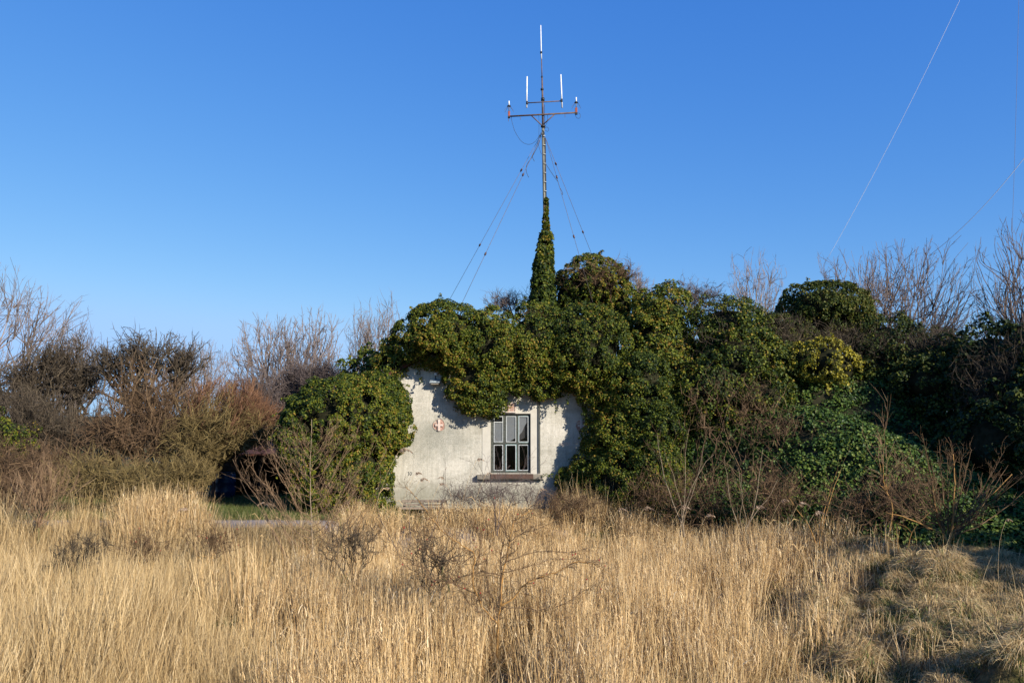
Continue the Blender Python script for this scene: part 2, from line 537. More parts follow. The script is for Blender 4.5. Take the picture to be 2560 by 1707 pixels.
def ground_z(x, y):
    x = np.asarray(x, float); y = np.asarray(y, float)
    lw = sstep(-4.6, -3.4, x)
    back = sstep(18.9, 16.3, y) * (1 - lw) + sstep(21.2, 18.2, y) * lw                        # 0 at the path, 1 in the basin
    wide = sstep(8.5, 3.2, np.abs(x - 0.3))             # reed bed in the middle
    left = sstep(-3.0, -7.0, x)
    right = sstep(3.0, 6.5, x) * sstep(0, 2.5, foot(x) - y)
    d = 1.12 * wide
    d = np.maximum(d, 0.62 * left)
    d = np.maximum(d, 0.30 * right)
    z = -d * back
    front = sstep(8.5, 0.0, y)
    z = z * (1 - front) + 1.0 * front
    hum = sstep(2.8, 6.0, x) + 0.7 * sstep(-3.2, -6.5, x)
    hum = hum * sstep(18.6, 17.2, y) * sstep(2, 5, y)
    hum = hum * (1 + .15 * sstep(3, 6, x))
    z = z + hum * (0.40 * noise2(x * 1.5, y * 1.3, 3) + 0.26 * noise2(x * 2.6, y * 2.4, 8))
    far = sstep(26, 40, y)
    z = z + far * 0.5 * noise2(x * .08, y * .08, 5)
    return z


def axis(segs):
    out = [segs[0][0]]
    for a, b, n in segs: out += list(np.linspace(a, b, n + 1)[1:])
    return np.array(out)


gx = axis([(-3000, -400, 5), (-400, -60, 8), (-60, -15, 22), (-15, 15, 210), (15, 60, 22), (60, 400, 8), (400, 3000, 5)])
gy = axis([(-3000, -300, 4), (-300, -20, 8), (-20, 2, 12), (2, 20, 130), (20, 34, 28), (34, 120, 24), (120, 600, 10), (600, 4500, 6)])
GX, GY = np.meshgrid(gx, gy, indexing='xy')
GZ = ground_z(GX, GY)
idx = np.arange(GX.size).reshape(GX.shape)
GQ = np.stack([idx[:-1, :-1], idx[:-1, 1:], idx[1:, 1:], idx[1:, :-1]], -1).reshape(-1, 4)
go = link('ground', make_mesh('ground', np.stack([GX, GY, GZ], -1).reshape(-1, 3), GQ, M['ground'], None, True))
tag(go, kind='structure')


def strip(name, xs, ylo, yhi, dz, mat, ny=6):
    V = []; xs = np.asarray(xs)
    for j in range(ny + 1):
        t = j / ny
        yy = ylo(xs) * (1 - t) + yhi(xs) * t
        V.append(np.stack([xs, yy, ground_z(xs, yy) + dz], -1))
    V = np.array(V); ii = np.arange(V.shape[0] * V.shape[1]).reshape(V.shape[:2])
    Q = np.stack([ii[:-1, :-1], ii[:-1, 1:], ii[1:, 1:], ii[1:, :-1]], -1).reshape(-1, 4)
    return tag(link(name, make_mesh(name, V.reshape(-1, 3), Q, mat, None, True)), kind='structure')


xs = np.linspace(-60, 1.4, 240)
strip('path', xs, lambda x: 18.95 + 0.10 * noise2(x * .9, x * 0, 1), lambda x: 20.35 + 0.15 * noise2(x * .7, x * 0, 2), 0.014, M['path'], 8)


def mound_h(x, y):
    """height of the overgrown earth mound"""
    d = (y - foot(x)) * 0.78
    hm = np.interp(x, [-1.5, 1.0, 2.5, 5, 7, 8.6, 10, 12, 20], [0, 2.0, 3.0, 3.3, 3.0, 2.3, 1.6, .6, .3])
    h = hm * sstep(0.0, 3.4, d) * sstep(-1.5, 0.8, x)
    h = h + 1.9 * sstep(3.8, 6.0, d) * sstep(2.5, 4.5, x)
    h = h * sstep(40, 33, y) * sstep(40, 30, x)
    return h + 0.25 * noise2(x * .8, y * .8, 4) * sstep(0.2, 1.5, d) - 0.06


mx_ = np.linspace(-1.6, 40, 150); my_ = np.linspace(10, 41, 120)
MX, MY = np.meshgrid(mx_, my_)
MZ = mound_h(MX, MY)
MZ = np.where(MZ < 0.02, -0.5, MZ)
ii = np.arange(MX.size).reshape(MX.shape)
MQ = np.stack([ii[:-1, :-1], ii[:-1, 1:], ii[1:, 1:], ii[1:, :-1]], -1).reshape(-1, 4)
keep = (MZ.ravel()[MQ].max(axis=1) > 0.0)
# a building stands inside the mound's left end: keep clear of its window
keep &= ~((MX.ravel()[MQ].mean(axis=1) < 2.35) & (MY.ravel()[MQ].mean(axis=1) < 24.5))
tag(link('mound', make_mesh('mound', np.stack([MX, MY, MZ], -1).reshape(-1, 3), MQ[keep], M['mound'], None, True)), kind='structure')


# ------------------------------------------------------------------ foliage
def leaves_mesh(C, N, size, tint):
    """folded rhombic leaves: centres, normals, sizes -> V, F, tint per face"""
    n = len(C)
    droop = np.stack([rng.normal(0, .5, n), rng.normal(0, .5, n), rng.normal(-.7, .5, n)], -1)
    A = unit(droop - N * np.sum(droop * N, 1, keepdims=True))
    S = np.cross(N, A)
    s = size[:, None]
    base = C - A * s * .45
    tip = C + A * s * .6
    l = C + S * s * .48 + N * s * .14 - A * s * .08
    r = C - S * s * .48 + N * s * .14 - A * s * .08
    V = np.stack([base, l, tip, r], 1).reshape(-1, 3)
    b = np.arange(n)[:, None] * 4
    F = np.concatenate([b + np.array([[0, 2, 1]]), b + np.array([[0, 3, 2]])], 1).reshape(-1, 3)
    return V, F, np.repeat(tint, 2)


def ellipsoid_pts(blobs, dens):
    """points on the union surface of ellipsoids"""
    C = []; Nn = []
    for i, (c, r) in enumerate(blobs):
        c = np.array(c); r = np.array(r)
        area = 4 * math.pi * ((r[0] * r[1]) ** 1.6 / 3 + (r[0] * r[2]) ** 1.6 / 3 + (r[1] * r[2]) ** 1.6 / 3) ** (1 / 1.6)
        n = int(area * dens)
        d = unit(rng.normal(size=(n, 3)))
        p = c + d * r
        nrm = unit(d / r)
        ok = np.ones(n, bool)
        for j, (c2, r2) in enumerate(blobs):
            if j == i: continue
            q = np.sum(((p - np.array(c2)) / np.array(r2)) ** 2, 1)
            ok &= q > 0.80
        # thin out what faces straight away from the open side
        ok &= (nrm[:, 1] < 0.35) | (rng.random(n) < 0.25)
        ok &= p[:, 2] > -0.1
        C.append(p[ok]); Nn.append(nrm[ok])
    return np.concatenate(C), np.concatenate(Nn)


def clumps_to_leaves(C, N, rad, per, size, bright=0.0, spread=.26):
    n = len(C)
    k = per
    d = unit(N[:, None, :] * 0.9 + rng.normal(0, .8, (n, k, 3)) + np.array([0, 0, .25]))
    rr = rad[:, None, None] * (0.55 + 0.5 * rng.random((n, k, 1)) ** 0.5)
    p = C[:, None, :] + d * rr
    nn = unit(d + rng.normal(0, .55, (n, k, 3)) + np.array([0, -.15, .35]))
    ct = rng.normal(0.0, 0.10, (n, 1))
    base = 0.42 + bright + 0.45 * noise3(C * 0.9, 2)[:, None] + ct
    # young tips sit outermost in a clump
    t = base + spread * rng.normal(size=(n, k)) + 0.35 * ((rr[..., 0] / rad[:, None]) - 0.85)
    sz = size * (0.6 + 0.75 * rng.random((n, k)))
    return p.reshape(-1, 3), nn.reshape(-1, 3), sz.ravel(), np.clip(t.ravel(), 0, 1)


def blob_px(L):
    """(px,py,Y,rx_px,ry_px,depth) list -> world ellipsoids"""
    out = []
    for px, py, Y, rx, ry, rd in L:
        out.append((P(px, py, Y), (rx * Y / FPX, rd, ry * Y / FPX)))
    return out


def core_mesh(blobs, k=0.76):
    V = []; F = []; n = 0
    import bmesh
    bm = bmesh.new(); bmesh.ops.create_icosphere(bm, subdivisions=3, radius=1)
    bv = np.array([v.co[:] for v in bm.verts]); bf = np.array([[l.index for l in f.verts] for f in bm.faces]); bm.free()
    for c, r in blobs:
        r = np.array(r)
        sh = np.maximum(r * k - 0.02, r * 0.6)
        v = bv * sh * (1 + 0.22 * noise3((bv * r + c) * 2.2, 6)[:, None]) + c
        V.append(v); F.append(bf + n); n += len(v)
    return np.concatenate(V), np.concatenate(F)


def ivy_mass(name, blobs, label, cat, mat='leaf', dens=13, rad=(.13, .30), per=70, size=.075, group=None, bright=0.0, extra=None, core=True, stem=True, cut=None, rough=1.0):
    c0 = np.array(blobs[0][0])
    root = empty(name, (float(c0[0]), float(c0[1]), 0.0), label, cat, group)
    C, N = ellipsoid_pts(blobs, dens)
    if extra is not None:
        C = np.concatenate([C, extra[0]]); N = np.concatenate([N, extra[1]])
    C = C + N * (rough * (0.34 * noise3(C * 1.5, 3) + .22 * noise3(C * 3.6, 7)))[:, None]
    hole = noise3(C * 1.25, 17) + .5 * noise3(C * 3.1, 19)
    C = C - N * (rough * .20 * sstep(-.08, -.34, hole))[:, None]
    kp = (hole > -.36) | (rng.random(len(C)) < (.6 if rough > .5 else 1.0))
    C, N = C[kp], N[kp]
    rd = rng.uniform(rad[0], rad[1], len(C))
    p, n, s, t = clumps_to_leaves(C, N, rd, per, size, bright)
    # stray leafy shoots that break the outline
    k = rng.choice(len(C), max(4, len(C) // 20), replace=False)
    cc = []; nn_ = []
    for i in k:
        d_ = unit(N[i] * .8 + rng.normal(0, .5, 3) + np.array([0, -.1, .35 if N[i][2] > 0 else -.6]))
        L_ = rng.uniform(.15, .42)
        for q_ in np.linspace(.3, 1, 5):
            cc.append(C[i] + d_ * (rd[i] * .7 + L_ * q_) + np.array([0, 0, -.10 * q_ * q_])); nn_.append(d_)
    p2, n2_, s2_, t2_ = clumps_to_leaves(np.array(cc), np.array(nn_), np.full(len(cc), .055), 7, size, bright + .08)
    p = np.concatenate([p, p2]); n = np.concatenate([n, n2_]); s = np.concatenate([s, s2_]); t = np.concatenate([t, t2_])
    if cut is not None:
        k = ~cut(p); p, n, s, t = p[k], n[k], s[k], t[k]
    V, F, T = leaves_mesh(p, n, s, t)
    mobj('foliage', V, F, M[mat], root, T)
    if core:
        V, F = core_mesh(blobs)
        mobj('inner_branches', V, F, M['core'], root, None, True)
    if stem:
        for c, r in blobs[:4]:
            b = np.array([c[0] + rng.normal(0, .15), c[1] + 0.1, -0.15])
            m = (b + c) / 2 + rng.normal(0, .12, 3)
            MB().tube([b, m, np.array(c)], [.06, .05, .03], 6).build('stem', M['stem'], root, True)
    return root


# ------------------------------------------------------------------ bare trees
def grow(levels, seed, trunk_h=1.0):
    """returns polylines (B,n,3) and radii per level, grown around the origin in a unit height"""
    r = np.random.default_rng(seed)
    out = []
    L0 = levels[0]
    nb = L0['n']; st = L0.get('steps', 8)
    base = r.normal(0, L0.get('base', 0.01), (nb, 3)); base[:, 2] = 0
    ang = r.uniform(0, 2 * math.pi, nb)
    if nb > 1: ang = np.arange(nb) * 2 * math.pi / nb + r.normal(0, .4, nb)
    lean = L0.get('lean', 0.1) * (0.4 + r.random(nb))
    D = np.stack([np.cos(ang) * np.sin(lean), np.sin(ang) * np.sin(lean), np.cos(lean)], -1)
    if 'dir' in L0: D = unit(D + np.array(L0['dir']))
    ln = L0['len'] * r.uniform(.8, 1.1, nb)
    rad0 = np.full(nb, L0['rad'])
    cur = (base, D, ln, rad0)
    for li, L in enumerate(levels):
        b, D, ln, r0 = cur
        st = L.get('steps', 6)
        B = len(b)
        pts = np.empty((B, st + 1, 3)); pts[:, 0] = b
        dirs = np.empty((B, st + 1, 3)); dirs[:, 0] = D
        d = D.copy()
        for s in range(st):
            d = unit(d + r.normal(0, L.get('wander', .1), (B, 3)) + np.array([0, 0, 1.0]) * L.get('up', 0.0) + np.array(L.get('wind', (0, 0, 0))))
            pts[:, s + 1] = pts[:, s] + d * (ln / st)[:, None]
            dirs[:, s + 1] = d
        tt = np.linspace(0, 1, st + 1)
        R = r0[:, None] * (1 - tt[None] * (1 - L.get('taper', .25)))
        out.append((pts, R))
        if li + 1 == len(levels): break
        Nx = levels[li + 1]
        nc = Nx['n']
        par = np.repeat(np.arange(B), nc)
        t = Nx.get('t0', .25) + (1 - Nx.get('t0', .25)) * ((np.tile(np.arange(nc), B) + r.random(B * nc)) / nc)
        t = np.clip(t, 0, .999)
        fi = t * st; i0 = fi.astype(int); fr = (fi - i0)[:, None]
        pos = pts[par, i0] * (1 - fr) + pts[par, i0 + 1] * fr
        pd = dirs[par, i0 + 1]
        pr = R[par, i0] * (1 - fr[:, 0]) + R[par, i0 + 1] * fr[:, 0]
        rv = r.normal(size=(len(par), 3))
        rv = unit(rv - pd * np.sum(rv * pd, 1, keepdims=True))
        a = np.clip(r.normal(Nx.get('ang', .7), Nx.get('angv', .15), len(par)), .1, 1.7)[:, None]
        nd = unit(pd * np.cos(a) + rv * np.sin(a))
        nl = ln[par] * Nx['ratio'] * (1 - Nx.get('fall', .45) * t) * r.uniform(.6, 1.15, len(par))
        nr = np.maximum(np.minimum(pr * Nx.get('rr', .55), 1), L.get('rmin', 0))
        cur = (pos, nd, nl, nr)
    return out


def bare_tree(name, base, H, W, levels, label, cat, mat, bark=None, seed=1, group=None, rs=1.0, cx=0.0, berries=0, rmin=.0016, kink=0.0):
    """H, W metres: the crown is fitted to them; rs scales thickness"""
    lv = grow(levels, seed)
    allp = np.concatenate([p.reshape(-1, 3) for p, _ in lv])
    zmax = np.percentile(allp[:, 2], 99.8)
    xlo, xhi = np.percentile(allp[:, 0], [0.7, 99.3])
    sx = W / max(xhi - xlo, 1e-3); sz = H / zmax
    sc = np.array([sx, sx, sz])
    off = np.array([cx, 0, 0])
    root = empty(name, (float(base[0]), float(base[1]), float(base[2])), label, cat, group)
    b0 = np.array(base)
    names = ['trunk', 'branches', 'branches', 'twigs', 'twigs', 'twigs']
    groups = {}
    for i, (p, R) in enumerate(lv):
        q = p * sc
        # the crown leans towards its own side by cx
        q = q + off * (np.clip(q[..., 2:3] / H, 0, 1) ** 1.0)
        q = q + b0
        k = 6 if i == 0 else (4 if i == 1 else 3)
        RR = np.maximum(R * rs, rmin)
        V, Q = tubes(q, RR, k)
        nb, n = p.shape[:2]
        t = np.clip(0.5 + rng.normal(0, .22, nb), 0, 1)
        T = np.repeat(t, (n - 1) * k)
        kk = 'trunk' if i == 0 else ('branch' if i == 1 else ('branches' if i == 2 and len(lv) > 4 else 'twigs'))
        groups.setdefault(kk, []).append((V, Q, T, nb, n, k))
    for kk, gl in groups.items():
        if kk in ('trunk', 'branch') and gl[0][3] <= 14:
            V, Q, T, nb, n, k = gl[0]
            vper = n * k; qper = (n - 1) * k
            for j in range(nb):
                mobj(kk, V[j * vper:(j + 1) * vper], Q[j * qper:(j + 1) * qper] - j * vper, M[bark or mat], root, T[j * qper:(j + 1) * qper], True)
            continue
        VV = []; QQ = []; TT = []; n0 = 0
        for V, Q, T, *_ in gl:
            VV.append(V); QQ.append(Q + n0); TT.append(T); n0 += len(V)
        o = mobj(kk if kk != 'branch' else 'branches', np.concatenate(VV), np.concatenate(QQ), M[mat if kk != 'trunk' else (bark or mat)], root, np.concatenate(TT), True)
        if kk not in ('trunk',): o['kind'] = 'stuff'
    if berries:
        import bmesh
        tips = (lv[-1][0][:, -1] * sc)
        tips = tips + off * np.clip(tips[:, 2:3] / H, 0, 1) + b0
        sel = rng.choice(len(tips), berries)
        me = None
        bm = bmesh.new(); bmesh.ops.create_icosphere(bm, subdivisions=1, radius=.008)
        me = bpy.data.meshes.new('berry'); bm.to_mesh(me); bm.free(); me.materials.append(M['berry'])
        for s_ in sel:
            link('berry', me, root, tuple((tips[s_] - b0) + rng.normal(0, .008, 3)))
    return root


ASH = lambda n=3, lean=.35, q=1.0: [
    dict(n=n, len=.42, rad=.10, lean=lean, steps=5, wander=.05, up=.02, taper=.4, base=.02),
    dict(n=6, ratio=1.5, ang=.42, t0=.45, steps=10, wander=.07, up=.05, rr=.62, taper=.2, fall=.15),
    dict(n=int(10 * q), ratio=.45, ang=.55, t0=.18, steps=6, wander=.08, up=.09, rr=.45, taper=.25, fall=.5),
    dict(n=7, ratio=.5, ang=.5, t0=.12, steps=4, wander=.09, up=.10, rr=.5, taper=.35, fall=.4),
    dict(n=4, ratio=.55, ang=.45, t0=.15, steps=2, wander=.1, up=.12, rr=.6, taper=.5)]
HAW = lambda n=3, lean=.4, q=1.0: [
    dict(n=n, len=.6, rad=.085, lean=lean, steps=7, wander=.18, up=.04, taper=.3, base=.05),
    dict(n=9, ratio=1.0, ang=.9, t0=.3, steps=9, wander=.28, up=.03, rr=.55, taper=.25, fall=.3),
    dict(n=9, ratio=.45, ang=.9, t0=.15, steps=6, wander=.34, up=.03, rr=.5, taper=.3),
    dict(n=int(8 * q), ratio=.45, ang=.9, t0=.1, steps=4, wander=.38, up=.04, rr=.5, taper=.4),
    dict(n=3, ratio=.6, ang=.8, t0=.1, steps=2, wander=.35, up=.05, rr=.6, taper=.6)]
SHRUB = lambda n=9, lean=.8, q=1.0: [
    dict(n=n, len=1.0, rad=.045, lean=lean, steps=8, wander=.14, up=.03, taper=.2, base=.04),
    dict(n=9, ratio=.5, ang=.6, t0=.15, steps=6, wander=.16, up=.06, rr=.55, taper=.25, fall=.5),
    dict(n=8, ratio=.5, ang=.6, t0=.15, steps=4, wander=.18, up=.08, rr=.5, taper=.3),
    dict(n=int(6 * q), ratio=.5, ang=.55, t0=.15, steps=3, wander=.18, up=.12, rr=.55, taper=.5)]
SAP = lambda n=1, lean=.05, up=.10, a=.55: [
    dict(n=n, len=1.0, rad=.022, lean=lean, steps=9, wander=.05, up=.03, taper=.15),
    dict(n=34, ratio=.66, ang=a, t0=.08, steps=7, wander=.08, up=up * .6, rr=.45, taper=.3, fall=.65),
    dict(n=8, ratio=.42, ang=.5, t0=.15, steps=4, wander=.1, up=up, rr=.5, taper=.4),
    dict(n=3, ratio=.4, ang=.5, t0=.2, steps=2, wander=.12, up=up, rr=.6, taper=.5)]
THORN = lambda n=3, lean=.5: [
    dict(n=n, len=.8, rad=.022, lean=lean, steps=8, wander=.13, up=.02, taper=.3),
    dict(n=8, ratio=.75, ang=.85, t0=.25, steps=7, wander=.22, up=.0, rr=.5, taper=.3, fall=.3),
    dict(n=8, ratio=.42, ang=.9, t0=.1, steps=5, wander=.3, up=.02, rr=.5, taper=.4),
    dict(n=5, ratio=.35, ang=1.0, t0=.1, steps=2, wander=.3, up=.02, rr=.6, taper=.6)]


def tree_px(name, px, pbase, Y, ptop, xl, xr, levels, label, cat, mat, **k):
    """base at column px, row pbase (any ground the base stands on), crown from row ptop, columns xl..xr"""
    b = P(px, pbase, Y); t = P(px, ptop, Y)
    s = Y / FPX
    return bare_tree(name, b, t[2] - b[2], (xr - xl) * s, levels, label, cat, mat, cx=((xl + xr) / 2 - px) * s, **k)


def gz(px, Y):
    """photograph row at which the ground shows at column px, distance Y"""
    x = (px - 1280) / FPX * Y
    z = float(ground_z(x, Y))
    return z


def tree_g(name, px, Y, ptop, xl, xr, levels, label, cat, mat, **k):
    x = P(px, 1000, Y)[0]
    z = max(float(ground_z(x, Y)), float(mound_h(np.array(x), np.array(Y))) if x > -1 else -9) - 0.05
    t = P(px, ptop, Y)[2]
    s = Y / FPX
    return bare_tree(name, (x, Y, z), t - z, (xr - xl) * s, levels, label, cat, mat, cx=((xl + xr) / 2 - px) * s, **k)

def thicket(name, blobs, base, label, cat, mat, n=2400, tw=.34, stems=26, stem_r=.022, stem_mat=None, seed=1, r=.0045, up=.35, shell=.45, wild=.6, group=None, per=3, gnarl=.22):
    """dense many-stemmed shrub: stems from the foot branch out to tufts of fine twigs that fill the crown's volume.
    blobs: ellipsoids of the crown; base: list of foot points"""
    r_ = np.random.default_rng(seed)
    base = np.array(base, float)
    b0 = base.mean(0)
    root = empty(name, (float(b0[0]), float(b0[1]), float(b0[2])), label, cat, group)
    vol = np.array([q[1][0] * q[1][1] * q[1][2] for q in blobs]) ** .75; vol /= vol.sum()
    P_ = []
    for (c, rr), v in zip(blobs, vol):
        m = int(n * v)
        d = unit(r_.normal(size=(m, 3)))
        rad = 1 - shell * r_.random((m, 1)) ** 1.3
        p = np.array(c) + d * np.array(rr) * rad * (1 + .22 * noise3(d * 2.2 + np.array(c), 3)[:, None])
        P_.append(p)
    P_ = np.concatenate(P_)
    P_ = P_[P_[:, 2] > .03]
    # stems
    ns = stems
    sel = r_.choice(len(P_), ns, replace=False)
    foot_ = base[r_.integers(0, len(base), ns)] + r_.normal(0, .06, (ns, 3)) * (1, 1, 0)
    t = np.linspace(0, 1, 10)
    tgt = P_[sel]
    mid = foot_ * .5 + tgt * .5 + np.stack([r_.normal(0, .12, ns), r_.normal(0, .12, ns), r_.uniform(0, .35, ns)], -1)
    def bez(a_, b_, c_, t):
        t = t[None, :, None]
        return (1 - t) ** 2 * a_[:, None] + 2 * t * (1 - t) * b_[:, None] + t ** 2 * c_[:, None]
    SL = bez(foot_, mid, tgt, t)
    wob = np.cumsum(r_.normal(0, gnarl * .18, SL.shape), 1) * (t * (1.05 - t) * 3)[None, :, None]
    SL = SL + wob
    SR = stem_r * r_.uniform(.6, 1.3, (ns, 1)) * (1 - .8 * t[None])
    sv = 9 * 5
    V, Q = tubes(SL, SR, 5)
    nbig = min(ns, 10)
    for j in range(nbig):
        mobj('stem', V[j * 50:(j + 1) * 50], Q[j * sv:(j + 1) * sv] - j * 50, M[stem_mat or mat], root, np.full(sv, .6), True)
    if ns > nbig:
        o = mobj('stems', V[nbig * 50:], Q[nbig * sv:] - nbig * 50, M[stem_mat or mat], root, np.repeat(r_.uniform(.3, .9, ns - nbig), sv), True); o['kind'] = 'stuff'
    # branches: from points along stems to tufts
    nb = min(len(P_), max(200, n // 5))
    sel = r_.choice(len(P_), nb, replace=False)
    tp = P_[sel]
    # nearest stem point lower than the tuft
    SP = SL[:, 2:9].reshape(-1, 3)
    D = np.linalg.norm(tp[:, None] - SP[None], axis=2) + 3.0 * np.maximum(SP[None, :, 2] - tp[:, None, 2] + .1, 0)
    st = SP[np.argmin(D, 1)]
    m2 = (st + tp) / 2 + r_.normal(0, .10, (nb, 3)) * gnarl * 3 + np.array([0, 0, .06])
    t5 = np.linspace(0, 1, 6)
    BL = bez(st, m2, tp, t5) + np.cumsum(r_.normal(0, gnarl * .07, (nb, 6, 3)), 1) * np.array([0, 1, 1, 1, .6, .3])[None, :, None]
    BR = r * 2.0 * r_.uniform(.6, 1.2, (nb, 1)) * (1 - .6 * t5[None])
    V1, Q1 = tubes(BL, BR, 3)
    T1 = np.repeat(r_.uniform(.2, .8, nb), 15)
    # twigs
    m = len(P_) * per
    c = np.repeat(P_, per, 0) + r_.normal(0, .09, (m, 3))
    # grow outwards from the nearest foot, upwards, and a bit wild
    k = np.argmin(np.linalg.norm(c[:, None, :2] - base[None, :, :2], axis=2), 1)
    d = unit(unit(c - base[k]) + np.array([0, 0, up]) + r_.normal(0, wild, (m, 3)))
    L = tw * r_.uniform(.5, 1.3, m)
    d2 = unit(d + r_.normal(0, .28, (m, 3)) + np.array([0, 0, up * .3]))
    p0 = c - d * L[:, None] * .6
    p1 = c
    p2 = c + d2 * L[:, None] * .5
    V2, Q2 = cones(p0, p1 + (p2 - p1) * .9, r * 1.1 * r_.uniform(.7, 1.2, m))
    T2 = np.repeat(np.clip(r_.normal(.5, .22, m), 0, 1), 3)
    o = mobj('branches', V1, Q1, M[stem_mat or mat], root, T1); o['kind'] = 'stuff'
    o = mobj('twigs', V2, Q2, M[mat], root, T2); o['kind'] = 'stuff'
    return root


def crown(name, blobs, bases, label, cat, mat, bark=None, n=1300, ks=(7, 42, 230), rad=(.11, .05, .022, .010, .006), per=4, tw=.5, wander=.05, seed=1, up=.6, fork=.22, lerp=(.42, .55, .6, .6), wild=.35, tip=.0045, group=None, shell=.8, berries=0, blob_noise=.2, fan=None):
    """a bare tree or shrub: twig ends fill the crown, limbs divide from the foot towards groups of them"""
    r_ = np.random.default_rng(seed)
    bases = np.array(bases, float)
    b0 = bases.mean(0)
    root = empty(name, (float(b0[0]), float(b0[1]), float(b0[2])), label, cat, group)
    vol = np.array([q[1][0] * q[1][1] * q[1][2] for q in blobs]) ** .75; vol /= vol.sum()
    E = []
    for (c, rr), v in zip(blobs, vol):
        m = int(n * v); d = unit(r_.normal(size=(m, 3)))
        rad_ = 1 - shell * r_.random((m, 1)) ** 1.2
        E.append(np.array(c) + d * np.array(rr) * rad_ * (1 + blob_noise * noise3(d * 3.0 + np.array(c), 3)[:, None] * 2))
    E = np.concatenate(E); E = E[E[:, 2] > b0[2] + .1]
    H = E[:, 2].max() - b0[2]
    # trunk tops
    nt = len(bases)
    tips = []
    own = np.argmin(np.linalg.norm(E[:, None, :2] - bases[None, :, :2], axis=2) + r_.normal(0, .3, (len(E), nt)), 1)
    def bezp(p0, d0, p1, steps, wob):
        L = np.linalg.norm(p1 - p0, axis=1, keepdims=True)
        c = p0 + unit(d0) * L * .42
        t = np.linspace(0, 1, steps + 1)[None, :, None]
        q = (1 - t) ** 2 * p0[:, None] + 2 * t * (1 - t) * c[:, None] + t ** 2 * p1[:, None]
        w = np.cumsum(r_.normal(0, 1, q.shape), 1) * (t * (1 - t) * 4) * wob * L[:, None] * .35
        return q + w, unit(p1 - c)
    levels = []
    # level 0: trunks
    fk = bases.copy()
    for j in range(nt):
        m = own == j
        cen = E[m].mean(0) if m.any() else E.mean(0)
        fk[j] = bases[j] + (cen - bases[j]) * fork
    d0 = unit(np.stack([np.zeros(nt), np.zeros(nt), np.ones(nt)], -1) + (fk - bases) * .5)
    q, dd = bezp(bases, d0, fk, 6, wander)
    levels.append((q, np.full(nt, rad[0]), np.full(nt, rad[0] * .75)))
    node, ndir, member = fk, dd, own
    for li, k in enumerate(ks):
        # choose group seeds, assign each end to the nearest seed that belongs to the same parent
        seeds = r_.choice(len(E), min(k, len(E)), replace=False)
        if fan:
            rel = E - fk[own]
            rn = np.linalg.norm(rel, axis=1, keepdims=True)
            feat = np.concatenate([rel / rn * 1.0, rn / rn.max() * .45], 1)
            D = np.linalg.norm(feat[:, None] - feat[seeds][None], axis=2)
        else:
            D = np.linalg.norm((E[:, None] - E[seeds][None]) * np.array([1, 1, .7]), axis=2)
        D[member[:, None] != member[seeds][None]] = 1e6
        # parents without a seed keep one of their own
        g = np.argmin(D, 1)
        bad = D[np.arange(len(E)), g] > 1e5
        if bad.any():
            extra = {}
            for i in np.where(bad)[0]:
                extra.setdefault(int(member[i]), int(i))
            for pm, i in extra.items():
                seeds = np.append(seeds, i); g[bad & (member == pm)] = len(seeds) - 1
        par = member[seeds]
        cen = np.stack([np.bincount(g, E[:, c_], minlength=len(seeds)) for c_ in range(3)], 1) / np.maximum(np.bincount(g, minlength=len(seeds)), 1)[:, None]
        p0 = node[par]
        p1 = p0 + (cen - p0) * lerp[li] + r_.normal(0, .02 * H, cen.shape)
        if fan:
            bo = np.zeros(len(seeds), int)
            bo = own[seeds]
            p1 = fk[bo] + (cen - fk[bo]) * fan[li] + r_.normal(0, .012 * H, cen.shape) - np.array([0, 0, 1]) * (1 - fan[li]) * .10 * H * np.minimum(1, np.linalg.norm((cen - fk[bo])[:, :2], axis=1) / H)[:, None]
        dir_ = unit(ndir[par] * (.45 if fan else .9) + unit(cen - p0) * (1.1 if fan else .8) + r_.normal(0, .12, cen.shape))
        q, dd = bezp(p0, dir_, p1, (8, 6, 4)[min(li, 2)], wander)
        levels.append((q, np.full(len(seeds), rad[li + 1] * 1.15), np.full(len(seeds), rad[li + 1] * .6)))
        node, ndir, member = p1, unit(dd + np.array([0, 0, up * .25])), g
    q, dd = bezp(node[member], ndir[member], E, 3, wander)
    levels.append((q, np.full(len(E), rad[len(ks) + 1] * 1.1), np.full(len(E), rad[len(ks) + 1] * .7)))
    bark = bark or mat
    for j in range(nt):
        V, Q = tubes(levels[0][0][j:j + 1], np.linspace(levels[0][1][j], levels[0][2][j], 7)[None], 7)
        mobj('trunk', V, Q, M[bark], root, np.full(len(Q), .5), True)
    q, ra, rb = levels[1]
    nL = q.shape[1]
    if len(q) <= 14:
        for j in range(len(q)):
            V, Q = tubes(q[j:j + 1], np.linspace(ra[j], rb[j], nL)[None], 5)
            mobj('limb', V, Q, M[bark], root, np.full(len(Q), .5), True)
        rest = levels[2:]
    else:
        rest = levels[1:]
    VV = []; QQ = []; TT = []; n0 = 0
    for q, ra, rb in rest:
        nL = q.shape[1]
        R = ra[:, None] + (rb - ra)[:, None] * np.linspace(0, 1, nL)[None]
        V, Q = tubes(q, R * r_.uniform(.8, 1.2, (len(q), 1)), 3)
        VV.append(V); QQ.append(Q + n0); n0 += len(V)
        TT.append(np.repeat(np.clip(r_.normal(.5, .22, len(q)), 0, 1), (nL - 1) * 3))
    o = mobj('branches', np.concatenate(VV), np.concatenate(QQ), M[mat], root, np.concatenate(TT)); o['kind'] = 'stuff'
    # twigs along and beyond the last branches
    m = len(E) * per
    i = np.repeat(np.arange(len(E)), per)
    ql = levels[-1][0]
    t = r_.random(m) ** .7 * 2.99
    k0 = t.astype(int); f = (t - k0)[:, None]
    p0 = ql[i, k0] * (1 - f) + ql[i, k0 + 1] * f
    d = unit(dd[i] + np.array([0, 0, up * .5]) + r_.normal(0, wild, (m, 3)))
